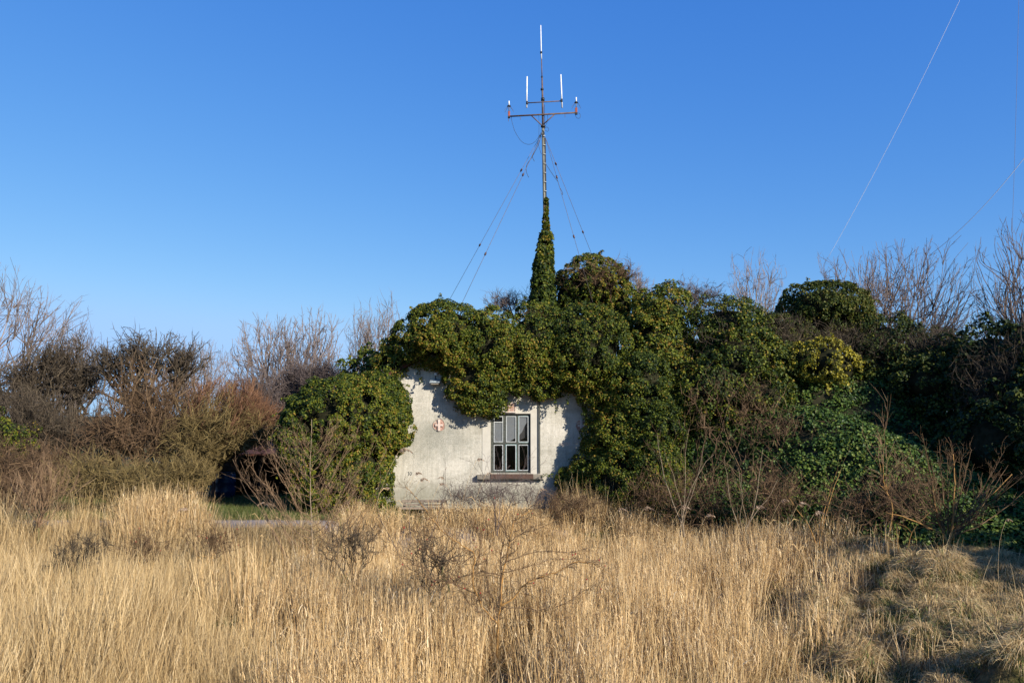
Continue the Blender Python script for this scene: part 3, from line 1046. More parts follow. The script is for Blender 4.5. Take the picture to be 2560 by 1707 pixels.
    p1 = p0 + d * (tw * r_.uniform(.35, 1.1, m))[:, None]
    V, F = cones(p0, p1, tip * r_.uniform(.8, 1.2, m))
    o = mobj('twigs', V, F, M[mat], root, np.repeat(np.clip(r_.normal(.5, .22, m), 0, 1), 3)); o['kind'] = 'stuff'
    if berries:
        import bmesh
        bm = bmesh.new(); bmesh.ops.create_icosphere(bm, subdivisions=1, radius=.011)
        me = bpy.data.meshes.new('berry'); bm.to_mesh(me); bm.free(); me.materials.append(M['berry'])
        for s_ in r_.choice(m, berries):
            link('berry', me, root, tuple(p1[s_] - np.array(root.location) + r_.normal(0, .004, 3)))
    return root


def ground_pt(px, Y):
    x = P(px, 1000, Y)[0]
    return (x, Y, float(max(ground_z(x, Y), mound_h(np.array(x), np.array(Y)) if x > -1 else -9)) - .03)


# ================================================================== THE HOUSE
WY = 23.0                                   # distance of the gable wall's face
def W(px, py, dy=0.0):
    return P(px, py, WY + dy)
house = empty('house', (-0.7, WY, 0), 'small abandoned whitewashed gable house swallowed by ivy, with one tall six-pane window', 'house')
XL, XR, XC = -4.2, 2.85, -0.7
ZE, ZR = 3.35, 5.25
ox0, oz1 = W(1227, 1034)[0], W(1227, 1034)[2]
ox1, oz0 = W(1326.5, 1182.5)[0], W(1326.5, 1182.5)[2]


def roofz(x): return ZE + (ZR - ZE) * (1 - abs(x - XC) / (XR - XC))


def gable():
    th = 0.32
    xs = [XL, ox0, XC, ox1, XR]
    V = []; Q = []; T = []
    def pt(x, z, y=WY):
        V.append((x, y, z)); return len(V) - 1
    # front face in columns; the opening is left out
    def col(xa, xb, za0, zb0, za1, zb1):
        a = pt(xa, za0); b = pt(xb, zb0); c = pt(xb, zb1); d = pt(xa, za1)
        Q.append((a, b, c, d))
    zb = -0.4
    col(XL, ox0, zb, zb, roofz(XL), roofz(ox0))
    col(ox0, ox1, zb, zb, oz0, oz0)
    if ox0 < XC < ox1:
        col(ox0, XC, oz1, oz1, roofz(ox0), roofz(XC)); col(XC, ox1, oz1, oz1, roofz(XC), roofz(ox1))
    else:
        col(ox0, ox1, oz1, oz1, roofz(ox0), roofz(ox1))
    if ox0 > XC:
        # ridge lies left of the window: the left column needs its peak
        Q.pop(0)
        V[:4] = [(XL, WY, zb), (XC, WY, zb), (XC, WY, ZR), (XL, WY, ZE)]
        Q.insert(0, (0, 1, 2, 3))
        col(XC, ox0, zb, zb, ZR, roofz(ox0))
    col(ox1, XR, zb, zb, roofz(ox1), ZE)
    # reveals of the opening
    y2 = WY + th
    for (xa, za, xb, zb_) in ((ox0, oz0, ox0, oz1), (ox0, oz1, ox1, oz1), (ox1, oz1, ox1, oz0), (ox1, oz0, ox0, oz0)):
        a = pt(xa, za); b = pt(xb, zb_); c = pt(xb, zb_, y2); d = pt(xa, za, y2)
        Q.append((a, b, c, d))
    # outer edges and the back of the slab (with the same opening)
    n = len(V)
    ring = [(XL, zb), (XR, zb), (XR, ZE), (XC, ZR), (XL, ZE)]
    for i in range(5):
        (xa, za), (xb, zb_) = ring[i], ring[(i + 1) % 5]
        a = pt(xa, za); b = pt(xa, za, y2); c = pt(xb, zb_, y2); d = pt(xb, zb_)
        Q.append((a, b, c, d))
    a = [pt(XL, zb, y2), pt(ox0, zb, y2), pt(ox0, roofz(ox0), y2), pt(XL, ZE, y2)]; Q.append(a)
    a = [pt(ox1, zb, y2), pt(XR, zb, y2), pt(XR, ZE, y2), pt(ox1, roofz(ox1), y2)]; Q.append(a)
    a = [pt(ox0, zb, y2), pt(ox1, zb, y2), pt(ox1, oz0, y2), pt(ox0, oz0, y2)]; Q.append(a)
    a = [pt(ox0, oz1, y2), pt(ox1, oz1, y2), pt(ox1, roofz(ox1), y2), pt(ox0, roofz(ox0), y2)]; Q.append(a)
    return np.array(V), np.array(Q)


V, Q = gable()
mobj('wall', V - np.array([0, 0, 0]), Q, M['wall'], house)
# mildew is placed in the wall's own coordinates, so keep its origin at the house's foot
for xa, xb in ((XL, XL + .3), (XR - .3, XR)):
    MB().box((xa, WY + .325, -.4), (xb, WY + 7.5, ZE - .02)).build('side_wall', M['wall'], house)
MB().box((XL + .305, WY + 7.2, -.4), (XR - .305, WY + 7.5, ZE - .02)).build('back_wall', M['wall'], house)
for sgn in (-1, 1):
    xe = XL - .2 if sgn < 0 else XR + .2
    ze = roofz(XL) - .11 if sgn < 0 else roofz(XR) - .11
    v = [(xe, WY - .12, ze), (XC, WY - .12, ZR + .01), (XC, WY + 7.6, ZR + .01), (xe, WY + 7.6, ze)]
    v2 = [(a, b, c + .12) for a, b, c in v]
    mobj('roof', np.array(v + v2), np.array([(0, 1, 2, 3), (7, 6, 5, 4), (0, 4, 5, 1), (1, 5, 6, 2), (2, 6, 7, 3), (3, 7, 4, 0)]), M['tile'], house)
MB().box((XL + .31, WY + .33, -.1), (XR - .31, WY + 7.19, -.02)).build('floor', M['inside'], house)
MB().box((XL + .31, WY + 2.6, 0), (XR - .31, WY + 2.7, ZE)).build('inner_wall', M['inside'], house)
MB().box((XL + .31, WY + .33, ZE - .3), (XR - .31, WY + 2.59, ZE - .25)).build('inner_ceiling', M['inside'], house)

# plaster band round the opening
sb = MB()
xb0 = W(1206, 1100)[0]; xb1 = W(1350, 1100)[0]; zt = W(1300, 1012.5)[2]
sb.box((xb0, WY - .007, oz0 - .02), (ox0 - .004, WY + .05, zt))
sb.box((ox1 + .004, WY - .007, oz0 - .02), (xb1 - .02, WY + .05, zt))
sb.box((ox0 - .002, WY - .0065, oz1 + .004), (ox1 + .002, WY + .05, zt))
sb.build('plaster_surround', M['surround'], house)

# window
win = link('window', None, house); win.location = (0, 0, 0)
FY = WY + 0.075
fx0, fx1 = ox0 + .005, W(1325, 1100, .075)[0]
fz0, fz1 = oz0 + .005, oz1 - .012


def wx(px): return P(px, 1100, FY)[0]
def wz(py): return P(1280, py, FY)[2]


fr = MB()
cols = [(1234.6, 1257.6), (1265.2, 1290.2), (1296.6, 1320.8)]
rows = [(1040.2, 1104.8), (1111.6, 1175.8)]
# outer frame, mullions, transom as butted bars
fr.box((fx0, FY, fz0), (wx(1233), FY + .09, fz1))
fr.box((wx(1322.5), FY, fz0), (fx1, FY + .09, fz1))
fr.box((wx(1233), FY, wz(1039)), (wx(1322.5), FY + .09, fz1))
fr.box((wx(1233), FY, fz0), (wx(1322.5), FY + .09, wz(1177.5)))
for a, b in ((1260, 1263.5), (1292, 1295)):
    fr.box((wx(a), FY + .004, wz(1177.5)), (wx(b), FY + .085, wz(1039)))
fr.box((wx(1233), FY - .012, wz(1110)), (wx(1322.5), FY + .003, wz(1106.5)))
fr.build('frame', M['darkpaint'], win)
for ci, (a, b) in enumerate(cols):
    for ri, (t_, b_) in enumerate(rows):
        turq = (ci, ri) in ((1, 1), (2, 0))
        sx0, sx1 = (1233.4, 1259.6) if ci == 0 else ((1263.9, 1291.6) if ci == 1 else (1295.4, 1322.1))
        sz_t, sz_b = (1039.4, 1106.2) if ri == 0 else (1110.3, 1177.1)
        s = MB(); y0 = FY - .008 if turq else FY + .006
        s.box((wx(sx0), y0, wz(sz_b)), (wx(a), y0 + .04, wz(sz_t)))
        s.box((wx(b), y0, wz(sz_b)), (wx(sx1), y0 + .04, wz(sz_t)))
        s.box((wx(a), y0, wz(t_)), (wx(b), y0 + .04, wz(sz_t)))
        s.box((wx(a), y0, wz(sz_b)), (wx(b), y0 + .04, wz(b_)))
        o = s.build('sash', M['turq' if turq else 'darkpaint'], win)
        if turq: o['label'] = 'turquoise painted sash'
        g = MB(); w = 1.45; yb = y0 - .006
        g.box((wx(a), yb, wz(b_)), (wx(a + w), yb + .02, wz(t_)))
        g.box((wx(b - w), yb, wz(b_)), (wx(b), yb + .02, wz(t_)))
        g.box((wx(a + w), yb, wz(t_ + w)), (wx(b - w), yb + .02, wz(t_)))
        g.box((wx(a + w), yb, wz(b_)), (wx(b - w), yb + .02, wz(b_ - w)))
        if ci == 0 and ri == 0: g.box((wx(a + w), yb, wz(1056)), (wx(b - w), yb + .02, wz(1054)))
        g.build('putty_bead', M['bead'], win)
        MB().box((wx(a - .3), y0 + .012, wz(b_ + .3)), (wx(b + .3), y0 + .016, wz(t_ - .3))).build('pane', M['glass'], win)
# grey blinds behind the upper panes, lower corners cut to shape a dark diagonal shade
yb = FY + .026
def poly_slab(name, pts, y, th, mat, parent):
    n = len(pts)
    V = [(a, y, b) for a, b in pts] + [(a, y + th, b) for a, b in pts]
    import bmesh
    me = bpy.data.meshes.new(name)
    F = [list(range(n)), list(range(2 * n - 1, n - 1, -1))] + [[i, i + n, (i + 1) % n + n, (i + 1) % n] for i in range(n)]
    V = np.array(V) - world_loc(parent)
    me.from_pydata([tuple(v) for v in V], [], F)
    me.materials.append(mat)
    return link(name, me, parent)
poly_slab('blind', [(wx(1233), wz(1106)), (wx(1258), wz(1106)), (wx(1258), wz(1056)), (wx(1233), wz(1056))], yb, .004, M['blind'], win)
poly_slab('blind', [(wx(1264), wz(1106)), (wx(1276), wz(1102)), (wx(1290), wz(1094)), (wx(1290), wz(1038)), (wx(1264), wz(1038))], yb, .004, M['blind'], win)
poly_slab('blind', [(wx(1296), wz(1090)), (wx(1305), wz(1080)), (wx(1313), wz(1062)), (wx(1321), wz(1052)), (wx(1321), wz(1038)), (wx(1296), wz(1038))], yb, .004, M['blind'], win)
poly_slab('blind', [(wx(1296), wz(1102)), (wx(1309), wz(1096)), (wx(1321), wz(1088)), (wx(1321), wz(1050)), (wx(1296), wz(1050))], yb + .05, .004, M['inside'], win)  # dark slab showing through the cut corner, stands in for shade

# sill: dark rusty plate on a concrete ledge
MB().box((W(1193, 1190)[0], WY - .16, W(1200, 1197)[2]), (W(1356, 1190)[0], WY + .0, W(1200, 1185.5)[2]), bev=.012).build('window_ledge', M['sillc'], house)
MB().box((W(1226, 1190)[0], WY - .175, W(1200, 1195.5)[2]), (W(1333, 1190)[0], WY + .14, W(1200, 1184)[2]), bev=.008).build('window_sill', M['sill'], house)
# conduit pair right of the window
for dx in (0, 4.2):
    MB().tube([W(1345.5 + dx, 1183, -.03), W(1345.5 + dx, 1100, -.03), W(1345.5 + dx, 985, -.03)], .011, 8).build('conduit', M['darkpaint'], house)
# bared bricks over the window, with a paint-white ledge below
MB().box((W(1261, 1029)[0], WY - .05, W(1200, 1031)[2]), (W(1290, 1029)[0], WY + .0, W(1200, 1028.5)[2])).build('small_ledge', M['plate'], house)
bm_ = MB().box((W(1263, 1029)[0], WY - .006, W(1200, 1028.2)[2]), (W(1287, 1029)[0], WY + .004, W(1200, 1006)[2])).build('mortar_bed', M['mortar'], house)
bw = .115; bh = .062
x00 = W(1263.6, 1020)[0]; z00 = W(1263, 1028)[2]
_b = MB().box((0, 0, 0), (bw, .03, bh), bev=.004)
brick_me = make_mesh('brick', np.concatenate(_b.V), [np.asarray(f).reshape(-1, 3) for f in _b.T] + [np.asarray(f).reshape(-1, 4) for f in _b.Q], M['brick'])
hl = world_loc(house)
for r_ in range(3):
    for c_ in range(2):
        x = x00 + .004 + c_ * (bw + .014) + (.006 if r_ % 2 else 0)
        z = z00 + .006 + r_ * (bh + .012)
        link('brick', brick_me, house, (x - hl[0], WY - .018 + rng.uniform(-.004, .004) - hl[1], z - hl[2]))
MB().tube([W(1288.5, 1006, -.02), W(1288.5, 1029, -.02)], .012, 6).build('white_post', M['plate'], house)

# two wall anchors: a ring hole down to red brick with a white cross
def anchor(px, py, r_px=15):
    c = W(px, py); r = r_px * WY / FPX
    k = 20; ang = np.arange(k) * 2 * math.pi / k
    rad = r * (1 + .06 * np.sin(ang * 3 + px) + rng.normal(0, .02, k))
    V = [(c[0], WY - .004, c[2])] + [(c[0] + rad[i] * math.cos(ang[i]), WY - .004, c[2] + rad[i] * math.sin(ang[i])) for i in range(k)]
    T = [(0, i + 1, (i + 1) % k + 1) for i in range(k)]
    root = mobj('wall_anchor', np.array(V), np.array(T), M['brick'], house)
    # broken plaster lip round the hole
    ring = MB()
    L = np.array([[(c[0] + rad[i % k] * 1.03 * math.cos(ang[i % k]), WY - .004, c[2] + rad[i % k] * 1.03 * math.sin(ang[i % k])) for i in range(k + 1)]])
    v, q = tubes(L, np.full((1, k + 1), .011), 5)
    mobj('plaster_lip', v, q, M['wall'], root, None, True)
    MB().box((c[0] - .035, WY - .05, c[2] - r * .95), (c[0] + .035, WY - .005, c[2] + r * .95), bev=.006).build('cross', M['plate'], root)
    for xa_, xb_ in ((-r * .62, -.036), (.036, r * .62)):
        MB().box((c[0] + xa_, WY - .045, c[2] - .028), (c[0] + xb_, WY - .005, c[2] + .03), bev=.006).build('cross_arm', M['plate'], root)
    V_ = [(c[0] - r * .35 + .5 * r * math.cos(a_), WY - .0075, c[2] + r * .42 + .3 * r * math.sin(a_) * (1 + .3 * math.sin(3 * a_))) for a_ in np.linspace(0, 6.28, 12)[:-1]]
    mobj('mortar_patch', np.array(V_), np.array([(0, i_ + 1, i_) for i_ in range(1, 10)]), M['mortar'], root)
    for j, (dx, dz, w_, h_) in enumerate(((-.62, .12, .42, .3), (-.7, -.32, .5, .25), (.2, -.3, .45, .25), (.18, .14, .4, .3))):
        MB().box((c[0] + dx * r, WY - .02, c[2] + dz * r), (c[0] + (dx + w_) * r, WY - .006, c[2] + (dz + h_) * r), bev=.004).build('brick', M['brick'], root)
    return root
anchor(1097.5, 1062.5, 15)
anchor(1453, 1064, 14)
# plaster hole with yellow crumbs, right of the window
c = W(1414, 1110)
V = [(c[0], WY - .003, c[2])]; k = 14
for i in range(k):
    a = i * 2 * math.pi / k; r = .085 * (1 + .35 * math.sin(2 * a + 1) + rng.normal(0, .1))
    V.append((c[0] + r * 1.3 * math.cos(a), WY - .003, c[2] + r * .8 * math.sin(a)))
mobj('plaster_chip', np.array(V), np.array([(0, i + 1, (i + 1) % k + 1) for i in range(k)]), M['mortar'], house)
for dx, dz, s in ((-.03, .03, .022), (.03, .02, .016), (.0, -.02, .014)):
    MB().box((c[0] + dx - s, WY - .02, c[2] + dz - s * .6), (c[0] + dx + s, WY - .0035, c[2] + dz + s * .6), bev=.004).build('stone', M['mortar'], house)
# the number 10 painted on the wall
def digits(px, py, h):
    c = W(px, py); s = h * WY / FPX
    mb = MB(); y = WY - .004
    def seg(x0, z0, x1, z1, w=.13):
        a = np.array((x0, z0)) * s; b = np.array((x1, z1)) * s; d = (b - a) / np.linalg.norm(b - a); n = np.array((-d[1], d[0])) * w * s / 2
        q = [a - n, b - n, b + n, a + n]
        mb.add([(c[0] + p_[0], y, c[2] + p_[1]) for p_ in q], [(0, 1, 2, 3)])
    seg(-.36, -.5, -.36, .5, .15); seg(-.62, .28, -.40, .48, .1); seg(-.56, -.5, -.435, -.5, .1)
    pts = [(0.22 + .25 * math.cos(a), .45 * math.sin(a)) for a in np.linspace(0, 2 * math.pi, 15)]
    V = []; Qd = []
    for i in range(15):
        a = 2 * math.pi * i / 14
        V.append((c[0] + (.22 + .30 * math.cos(a)) * s, y, c[2] + .50 * math.sin(a) * s))
        V.append((c[0] + (.22 + .15 * math.cos(a)) * s, y, c[2] + .33 * math.sin(a) * s))
    for i in range(14): Qd.append((2 * i, 2 * i + 2, 2 * i + 3, 2 * i + 1))
    mb.add(V, Qd)
    mb.build('painted_number', M['ink'], house)
digits(1025, 1183.5, 9)

# lamp under the gable's left slope
lamp = empty('wall_lamp', W(1089, 957), 'small pale metal hooded lamp on the whitewashed wall, shaded by the ivy', 'lamp')
c = W(1089, 955)
V = []
for (hw, z, yo) in ((.115, .075, 0), (.16, -.03, 0)):
    dpt = .12 if z > 0 else .27
    V += [(c[0] - hw, WY - .002, c[2] + z), (c[0] + hw, WY - .002, c[2] + z), (c[0] + hw, WY - dpt, c[2] + z), (c[0] - hw, WY - dpt, c[2] + z)]
mobj('hood', np.array(V), np.array([(0, 1, 2, 3), (3, 2, 6, 7), (0, 3, 7, 4), (2, 1, 5, 6), (7, 6, 5, 4)]), M['lamphood'], lamp)
MB().box((c[0] - .125, WY - .24, c[2] - .085), (c[0] + .125, WY - .03, c[2] - .034), bev=.01).build('lamp_glass', M['sillc'], lamp)
MB().tube([c + (0, -.03, .08), c + (0, -.06, .15), c + (.01, -.03, .22)], .012, 6).build('bracket', M['iron'], lamp)
MB().box(c + (-.035, -.06, .19), c + (.035, -.003, .27), bev=.01).build('junction_box', M['white'], lamp)

# plank bench in the reeds against the wall
bench = empty('wooden_bench', P(1057, 1285, 22.2), 'low grey weathered plank bench half sunk in reeds below the whitewashed wall', 'bench')
for (y0, pya, pyb, x0, x1) in ((22.1, 1256, 1250, 1003, 1116), (21.9, 1264, 1260.5, 1008, 1100), (21.7, 1273, 1268, 998, 1112)):
    a = P(x0, pya, y0); b = P(x1, pyb, y0)
    MB().box((a[0], y0, a[2]), (b[0], y0 + .16, b[2]), bev=.008).build('plank', M['wood'], bench)
for px in (1010, 1055, 1104):
    a = P(px - 3, 1300, 22.1); b = P(px + 3, 1257, 22.1)
    MB().box((a[0], 22.13, -.05), (b[0], 22.22, b[2] - .005), bev=.006).build('post', M['wood'], bench)

# ================================================================== OPEN SHED with the blue barrel
SY = 26.5
shed = empty('shed', P(640, 1260, SY), 'low dark open-fronted shed with rusty red roof edge, under the brown willow', 'shed')
def S(px, py, dy=0): return P(px, py, SY + dy)
sx0, sx1 = S(535, 1200)[0], S(800, 1200)[0]
szt = S(600, 1140)[2]
MB().box((sx0, SY + 3.0, -.1), (sx1, SY + 3.1, szt)).build('back_wall', M['shedwood'], shed)
MB().box((sx0 - .1, SY + .05, -.1), (sx0, SY + 3.1, szt)).build('side_wall', M['brick'], shed)
MB().box((sx1, SY + .05, -.1), (sx1 + .1, SY + 3.1, szt)).build('side_wall', M['shedwood'], shed)
v = np.array([(sx0 - .3, SY - .25, szt + .02), (sx1 + .3, SY - .25, szt + .02), (sx1 + .3, SY + 3.4, szt + .35), (sx0 - .3, SY + 3.4, szt + .35)])
v = np.concatenate([v, v + (0, 0, .07)])
mobj('roof', v, np.array([(3, 2, 1, 0), (4, 5, 6, 7), (0, 1, 5, 4), (1, 2, 6, 5), (2, 3, 7, 6), (3, 0, 4, 7)]), M['tile'], shed)
for px in (545, 650, 765):
    a = S(px, 1200)
    MB().box((a[0] - .06, SY - .06, -.1), (a[0] + .06, SY + .06, szt), bev=.008).build('post', M['rust'] if px == 545 else M['shedwood'], shed)
bar = empty('blue_barrel', P(562, 1268, 25.6) * (1, 1, 0), 'dark blue plastic barrel standing in shade at the shed mouth', 'barrel')
bc = np.array(bar.location)
prof = [(0, .27), (.03, .29), (.22, .305), (.25, .32), (.28, .305), (.5, .305), (.53, .32), (.56, .305), (.78, .29), (.82, .27), (.82, .0)]
L = np.array([[(bc[0], bc[1], z) for z, r in prof]]); L[0, :, 2] += np.arange(len(prof)) * 1e-4
V, Q = tubes(L, np.array([[r + .001 for z, r in prof]]), 20)
mobj('body', V, Q, M['blue'], bar, None, True)
V, Q = tubes(np.array([[(bc[0], bc[1], .80), (bc[0], bc[1], .845)]]), np.array([[.285, .285]]), 20)
mobj('rim', V, Q, M['black'], bar, None, True)

# ================================================================== RADIO MAST
MY_ = 25.0
def A(px, py, dy=0): return P(px, py, MY_ + dy)
mb0 = A(1363, 900); mb0[2] = 0
mast = empty('radio_mast', mb0, 'tall thin radio mast with white whip antennas and rusty crossarms rising above the ivy', 'mast')
pxm = MY_ / FPX
MB().tube([(mb0[0], MY_, 0), A(1362, 560), A(1357.5, 322)], [.055, .05, .045], 10).build('lower_pole', M['galv'], mast, True)
MB().tube([A(1357.5, 321), A(1356.5, 252), A(1355, 193)], [.036, .032, .024], 8).build('upper_pole', M['iron'], mast, True)
MB().tube([A(1355, 194), A(1353.7, 147)], [.017, .015], 8).build('whip_base', M['iron'], mast, True)
MB().tube([A(1353.7, 148), A(1352.8, 120), A(1351.8, 64)], [.019, .018, .016], 8).build('whip_antenna', M['white'], mast, True)
for px, py, r, h in ((1352.9, 132, .034, 5), (1354.8, 193, .032, 3), (1355.3, 224, .05, 4), (1357, 249, .058, 7), (1357.4, 316, .07, 5), (1357.4, 287, .05, 4)):
    MB().tube([A(px, py + h / 2), A(px, py - h / 2)], r, 10).build('collar', M['black'], mast, True)
MB().tube([A(1364.8, 500, -.02), A(1362.6, 345, -.02)], .022, 8).build('cable_duct', M['cable'], mast, True)
for py in range(340, 490, 23):
    a = A(1361 + (py - 340) * .024, py, -.06)
    MB().box(a - (.03, .015, .008), a + (.030, .03, .008)).build('cable_clip', M['bead'], mast)
# crossarms
MB().tube([A(1317, 258, -.02), A(1404, 253, -.02)], .018, 8).build('upper_crossarm', M['iron'], mast, True)
MB().tube([A(1271, 291.5, -.06), A(1443, 282, -.06)], .027, 8).build('lower_crossarm', M['iron'], mast, True)
for a, b in (((1327, 288), (1355, 314)), ((1387, 286), (1360, 310))):
    MB().tube([A(*a, -.05), A(*b, -.05)], .018, 8).build('brace', M['iron'], mast, True)
for a, b in (((1317.6, 192), (1316.6, 270)), ((1402, 187), (1405.3, 270))):
    MB().tube([A(*b, -.06), A(*a, -.06)], [.023, .021], 8).build('side_antenna', M['white'], mast, True)
    cx_, cy_ = (1317.5, 258) if a[0] < 1350 else (1404, 252)
    MB().tube([A(cx_, cy_ + 4, -.06), A(cx_, cy_ - 4, -.06)], .034, 8).build('clamp', M['black'], mast, True)
def ground_plane(px, pyb):
    """short stub antenna over a disc with drooping rods, on a red box"""
    r = link('stub_antenna', None, mast); r.location = (0, 0, 0)
    MB().box(A(px - 2.6, pyb, -.09), A(px + 2.6, pyb - 12, -.03), bev=.006).build('mount_box', M['rust'], r)
    MB().box(A(px - 3, pyb + 2.5, -.10), A(px + 3, pyb + .2, -.02), bev=.004).build('foot_plate', M['black'], r)
    MB().tube([A(px, pyb - 12, -.06), A(px + .2, pyb - 26, -.06)], .014, 8).build('rod', M['galv'], r, True)
    MB().tube([A(px, pyb - 25.5, -.06), A(px, pyb - 27.5, -.06)], [.065, .05], 12).build('disc', M['black'], r, True)
    MB().tube([A(px, pyb - 28, -.06), A(px, pyb - 39, -.06)], [.022, .02], 8).build('tip', M['white'], r, True)
    for k in range(6):
        a = k * math.pi / 3 + .4
        c0 = A(px, pyb - 26, -.06)
        MB().tube([c0 + (.04 * math.cos(a), .04 * math.sin(a), 0), c0 + (.17 * math.cos(a), .17 * math.sin(a), -.17)], .0045, 4).build('radial', M['wire'], r)
ground_plane(1272.5, 292)
ground_plane(1440.5, 283)
for px, py in ((1271, 297), (1301, 293), (1412.5, 287)):
    MB().tube([A(px, py, -.06), A(px, py + 7, -.06)], .007, 6).build('bolt', M['iron'], mast)
def cable(pts, r=.008, name='cable', mat='cable', par=mast, k=5):
    # smooth the given points
    pts = np.array([A(*p) for p in pts])
    t = np.linspace(0, len(pts) - 1, (len(pts) - 1) * 5 + 1)
    out = []
    for tt in t:
        i = min(int(tt), len(pts) - 2); f = tt - i
        p0 = pts[max(i - 1, 0)]; p1 = pts[i]; p2 = pts[i + 1]; p3 = pts[min(i + 2, len(pts) - 1)]
        out.append(.5 * ((2 * p1) + (-p0 + p2) * f + (2 * p0 - 5 * p1 + 4 * p2 - p3) * f * f + (-p0 + 3 * p1 - 3 * p2 + p3) * f ** 3))
    return MB().tube(out, r, k).build(name, M[mat], par, True)
cable([(1278.5, 292), (1280, 305), (1288, 330), (1303, 353), (1320, 361.5), (1336, 356), (1347, 342), (1353, 332)], .006)
cable([(1441, 284), (1439, 290), (1443, 296), (1450, 295), (1450, 286), (1446, 283)], .006)
cable([(1347, 288), (1347.5, 320), (1347, 345)], .005)
cable([(1361, 262, .03), (1361.5, 292, .03), (1361, 322, .03), (1358, 335, -.05), (1351, 338), (1347, 345), (1344, 358), (1334, 383), (1331, 392), (1336, 404)], .008)
cable([(1369, 288), (1368, 305), (1362, 320), (1360, 335)], .006)
cable([(1362, 322), (1367, 318), (1372, 323), (1369, 329), (1363, 326)], .006)
cable([(1352, 340), (1346, 362), (1330, 393), (1317, 413), (1316, 430), (1322, 444)], .008)
cable([(1345, 360), (1352, 382), (1354, 386)], .006)
cable([(1363, 408), (1376, 428), (1389, 447), (1395, 455), (1399, 468), (1406, 481), (1406, 487), (1403, 482)], .008)
cable([(1357, 326, -.05), (1361, 334, -.05), (1356, 338, -.05), (1352, 332, -.05), (1358, 344, -.05)], .012)
def guy(p0, p1, ins, dy):
    a = A(*p0); b = P(p1[0], p1[1], MY_ + dy)
    d = b - a
    end = b + d * .35
    r = MB().tube([a, end], .0065, 4).build('guy_wire', M['wire'], mast, True)
    for py in ins:
        # find the point on the wire at that row
        best = min(np.linspace(0, 1, 400), key=lambda t: abs(row(a + d * t) - py))
        c_ = a + d * best; u = d / np.linalg.norm(d)
        MB().tube([c_ - u * .06, c_ - u * .03, c_ + u * .03, c_ + u * .06], [.012, .030, .030, .012], 8).build('insulator', M['insul'], r, True)
def row(p):
    v = p - np.array((0, 0, CAMZ))
    return 853.5 - FPX * np.dot(v, UP) / np.dot(v, FW)
guy((1352, 338), (1115, 765), (426, 613), 3.0)
guy((1353, 342), (1150, 768), (437, 635), -1.2)
guy((1363, 343), (1481, 640), (410, 580), 3.0)
guy((1364, 346), (1450, 645), (443, 592), -.6)

# stay wires of a bigger mast outside the picture
def long_wire(a, b, ya, yb, r, label, mat):
    p0 = P(a[0], a[1], ya); p1 = P(b[0], b[1], yb)
    root = empty('stay_wire', p1, label, 'wire', 'long stay wires crossing the sky at the right')
    pts = [p0 + (p1 - p0) * t - np.array((0, 0, 1)) * 1.1 * 4 * t * (1 - t) * .25 for t in np.linspace(-.3, 1.12, 24)]
    MB().tube(pts, r, 5).build('strand', M[mat], root, True)
long_wire((2400, 0), (2095, 600), 40, 44, .009, 'long pale stay wire running from the top edge down behind the widest bare tree', 'wire_white')
long_wire((2560, 396), (2345, 622), 40, 44, .017, 'pale stay wire slanting in from the right edge of the sky', 'wire_pale')
long_wire((2547, 0), (2530, 590), 42, 42, .008, 'thin dark nearly vertical stay wire close to the right edge', 'wire')

# ================================================================== IVY
ivy_mass('ivy_canopy', blob_px([
    (1120, 838, 22.9, 92, 78, 1.0), (1050, 852, 23.2, 62, 58, .8), (985, 905, 23.4, 50, 48, .6),
    (1192, 945, 22.75, 66, 82, .55), (1168, 985, 22.8, 36, 46, .4), (1225, 985, 22.8, 42, 50, .4),
    (1235, 870, 22.9, 95, 92, .9), (1340, 862, 23.0, 85, 95, 1.0), (1335, 940, 22.8, 42, 62, .35),
    (1395, 925, 22.85, 60, 50, .4), (1463, 865, 22.8, 108, 110, 1.0), (1515, 985, 22.7, 60, 90, .45),
    (1600, 975, 22.4, 72, 95, .9), (1640, 1070, 22.1, 72, 90, 1.0), (1565, 1085, 22.4, 80, 85, .7),
    (1500, 1105, 22.7, 34, 50, .3), (1485, 1190, 22.6, 72, 60, .45), (1560, 1200, 22.0, 78, 75, .9), (1420, 1200, 22.75, 26, 34, .25),
    (1445, 1232, 22.5, 38, 36, .4), (1650, 1180, 21.5, 70, 75, 1.0)]),
    'huge billowing ivy mass covering the roof and both upper sides of the whitewashed gable', 'ivy',
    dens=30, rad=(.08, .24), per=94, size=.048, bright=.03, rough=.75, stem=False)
ivy_mass('ivy_bush', blob_px([
    (865, 1050, 22.0, 150, 105, 1.5), (955, 1020, 22.1, 68, 72, .9), (775, 1100, 22.0, 78, 95, 1.2), (930, 975, 22.3, 72, 40, .8),
    (900, 1180, 21.9, 80, 80, 1.0), (820, 1200, 22.0, 90, 85, 1.0), (985, 1080, 22.2, 42, 50, .5), (920, 1255, 21.9, 58, 40, .6)]),
    'rounded glossy ivy bush against the left edge of the whitewashed wall', 'ivy bush',
    dens=34, rad=(.07, .18), per=84, size=.048, bright=.02, rough=.45)
ivy_mass('ivy_bush', blob_px([(1480, 715, 26, 85, 68, 1.4), (1545, 770, 26, 45, 70, 1.0), (1430, 745, 26, 50, 60, 1.0)]),
    'ivy-smothered round tree top with bare thorny twigs, right of the mast foot', 'ivy bush', dens=24, rad=(.08, .18), per=52, size=.058, bright=-.02, rough=.35)
ivy_mass('ivy_bush', blob_px([(1655, 800, 24.5, 72, 66, 1.2), (1640, 880, 23.8, 78, 80, 1.1), (1690, 950, 23.2, 60, 90, .9), (1610, 860, 24.0, 45, 80, .8)]),
    'upright ivy clump just right of the big ivy canopy', 'ivy bush', dens=17, per=70, size=.065, bright=.02)
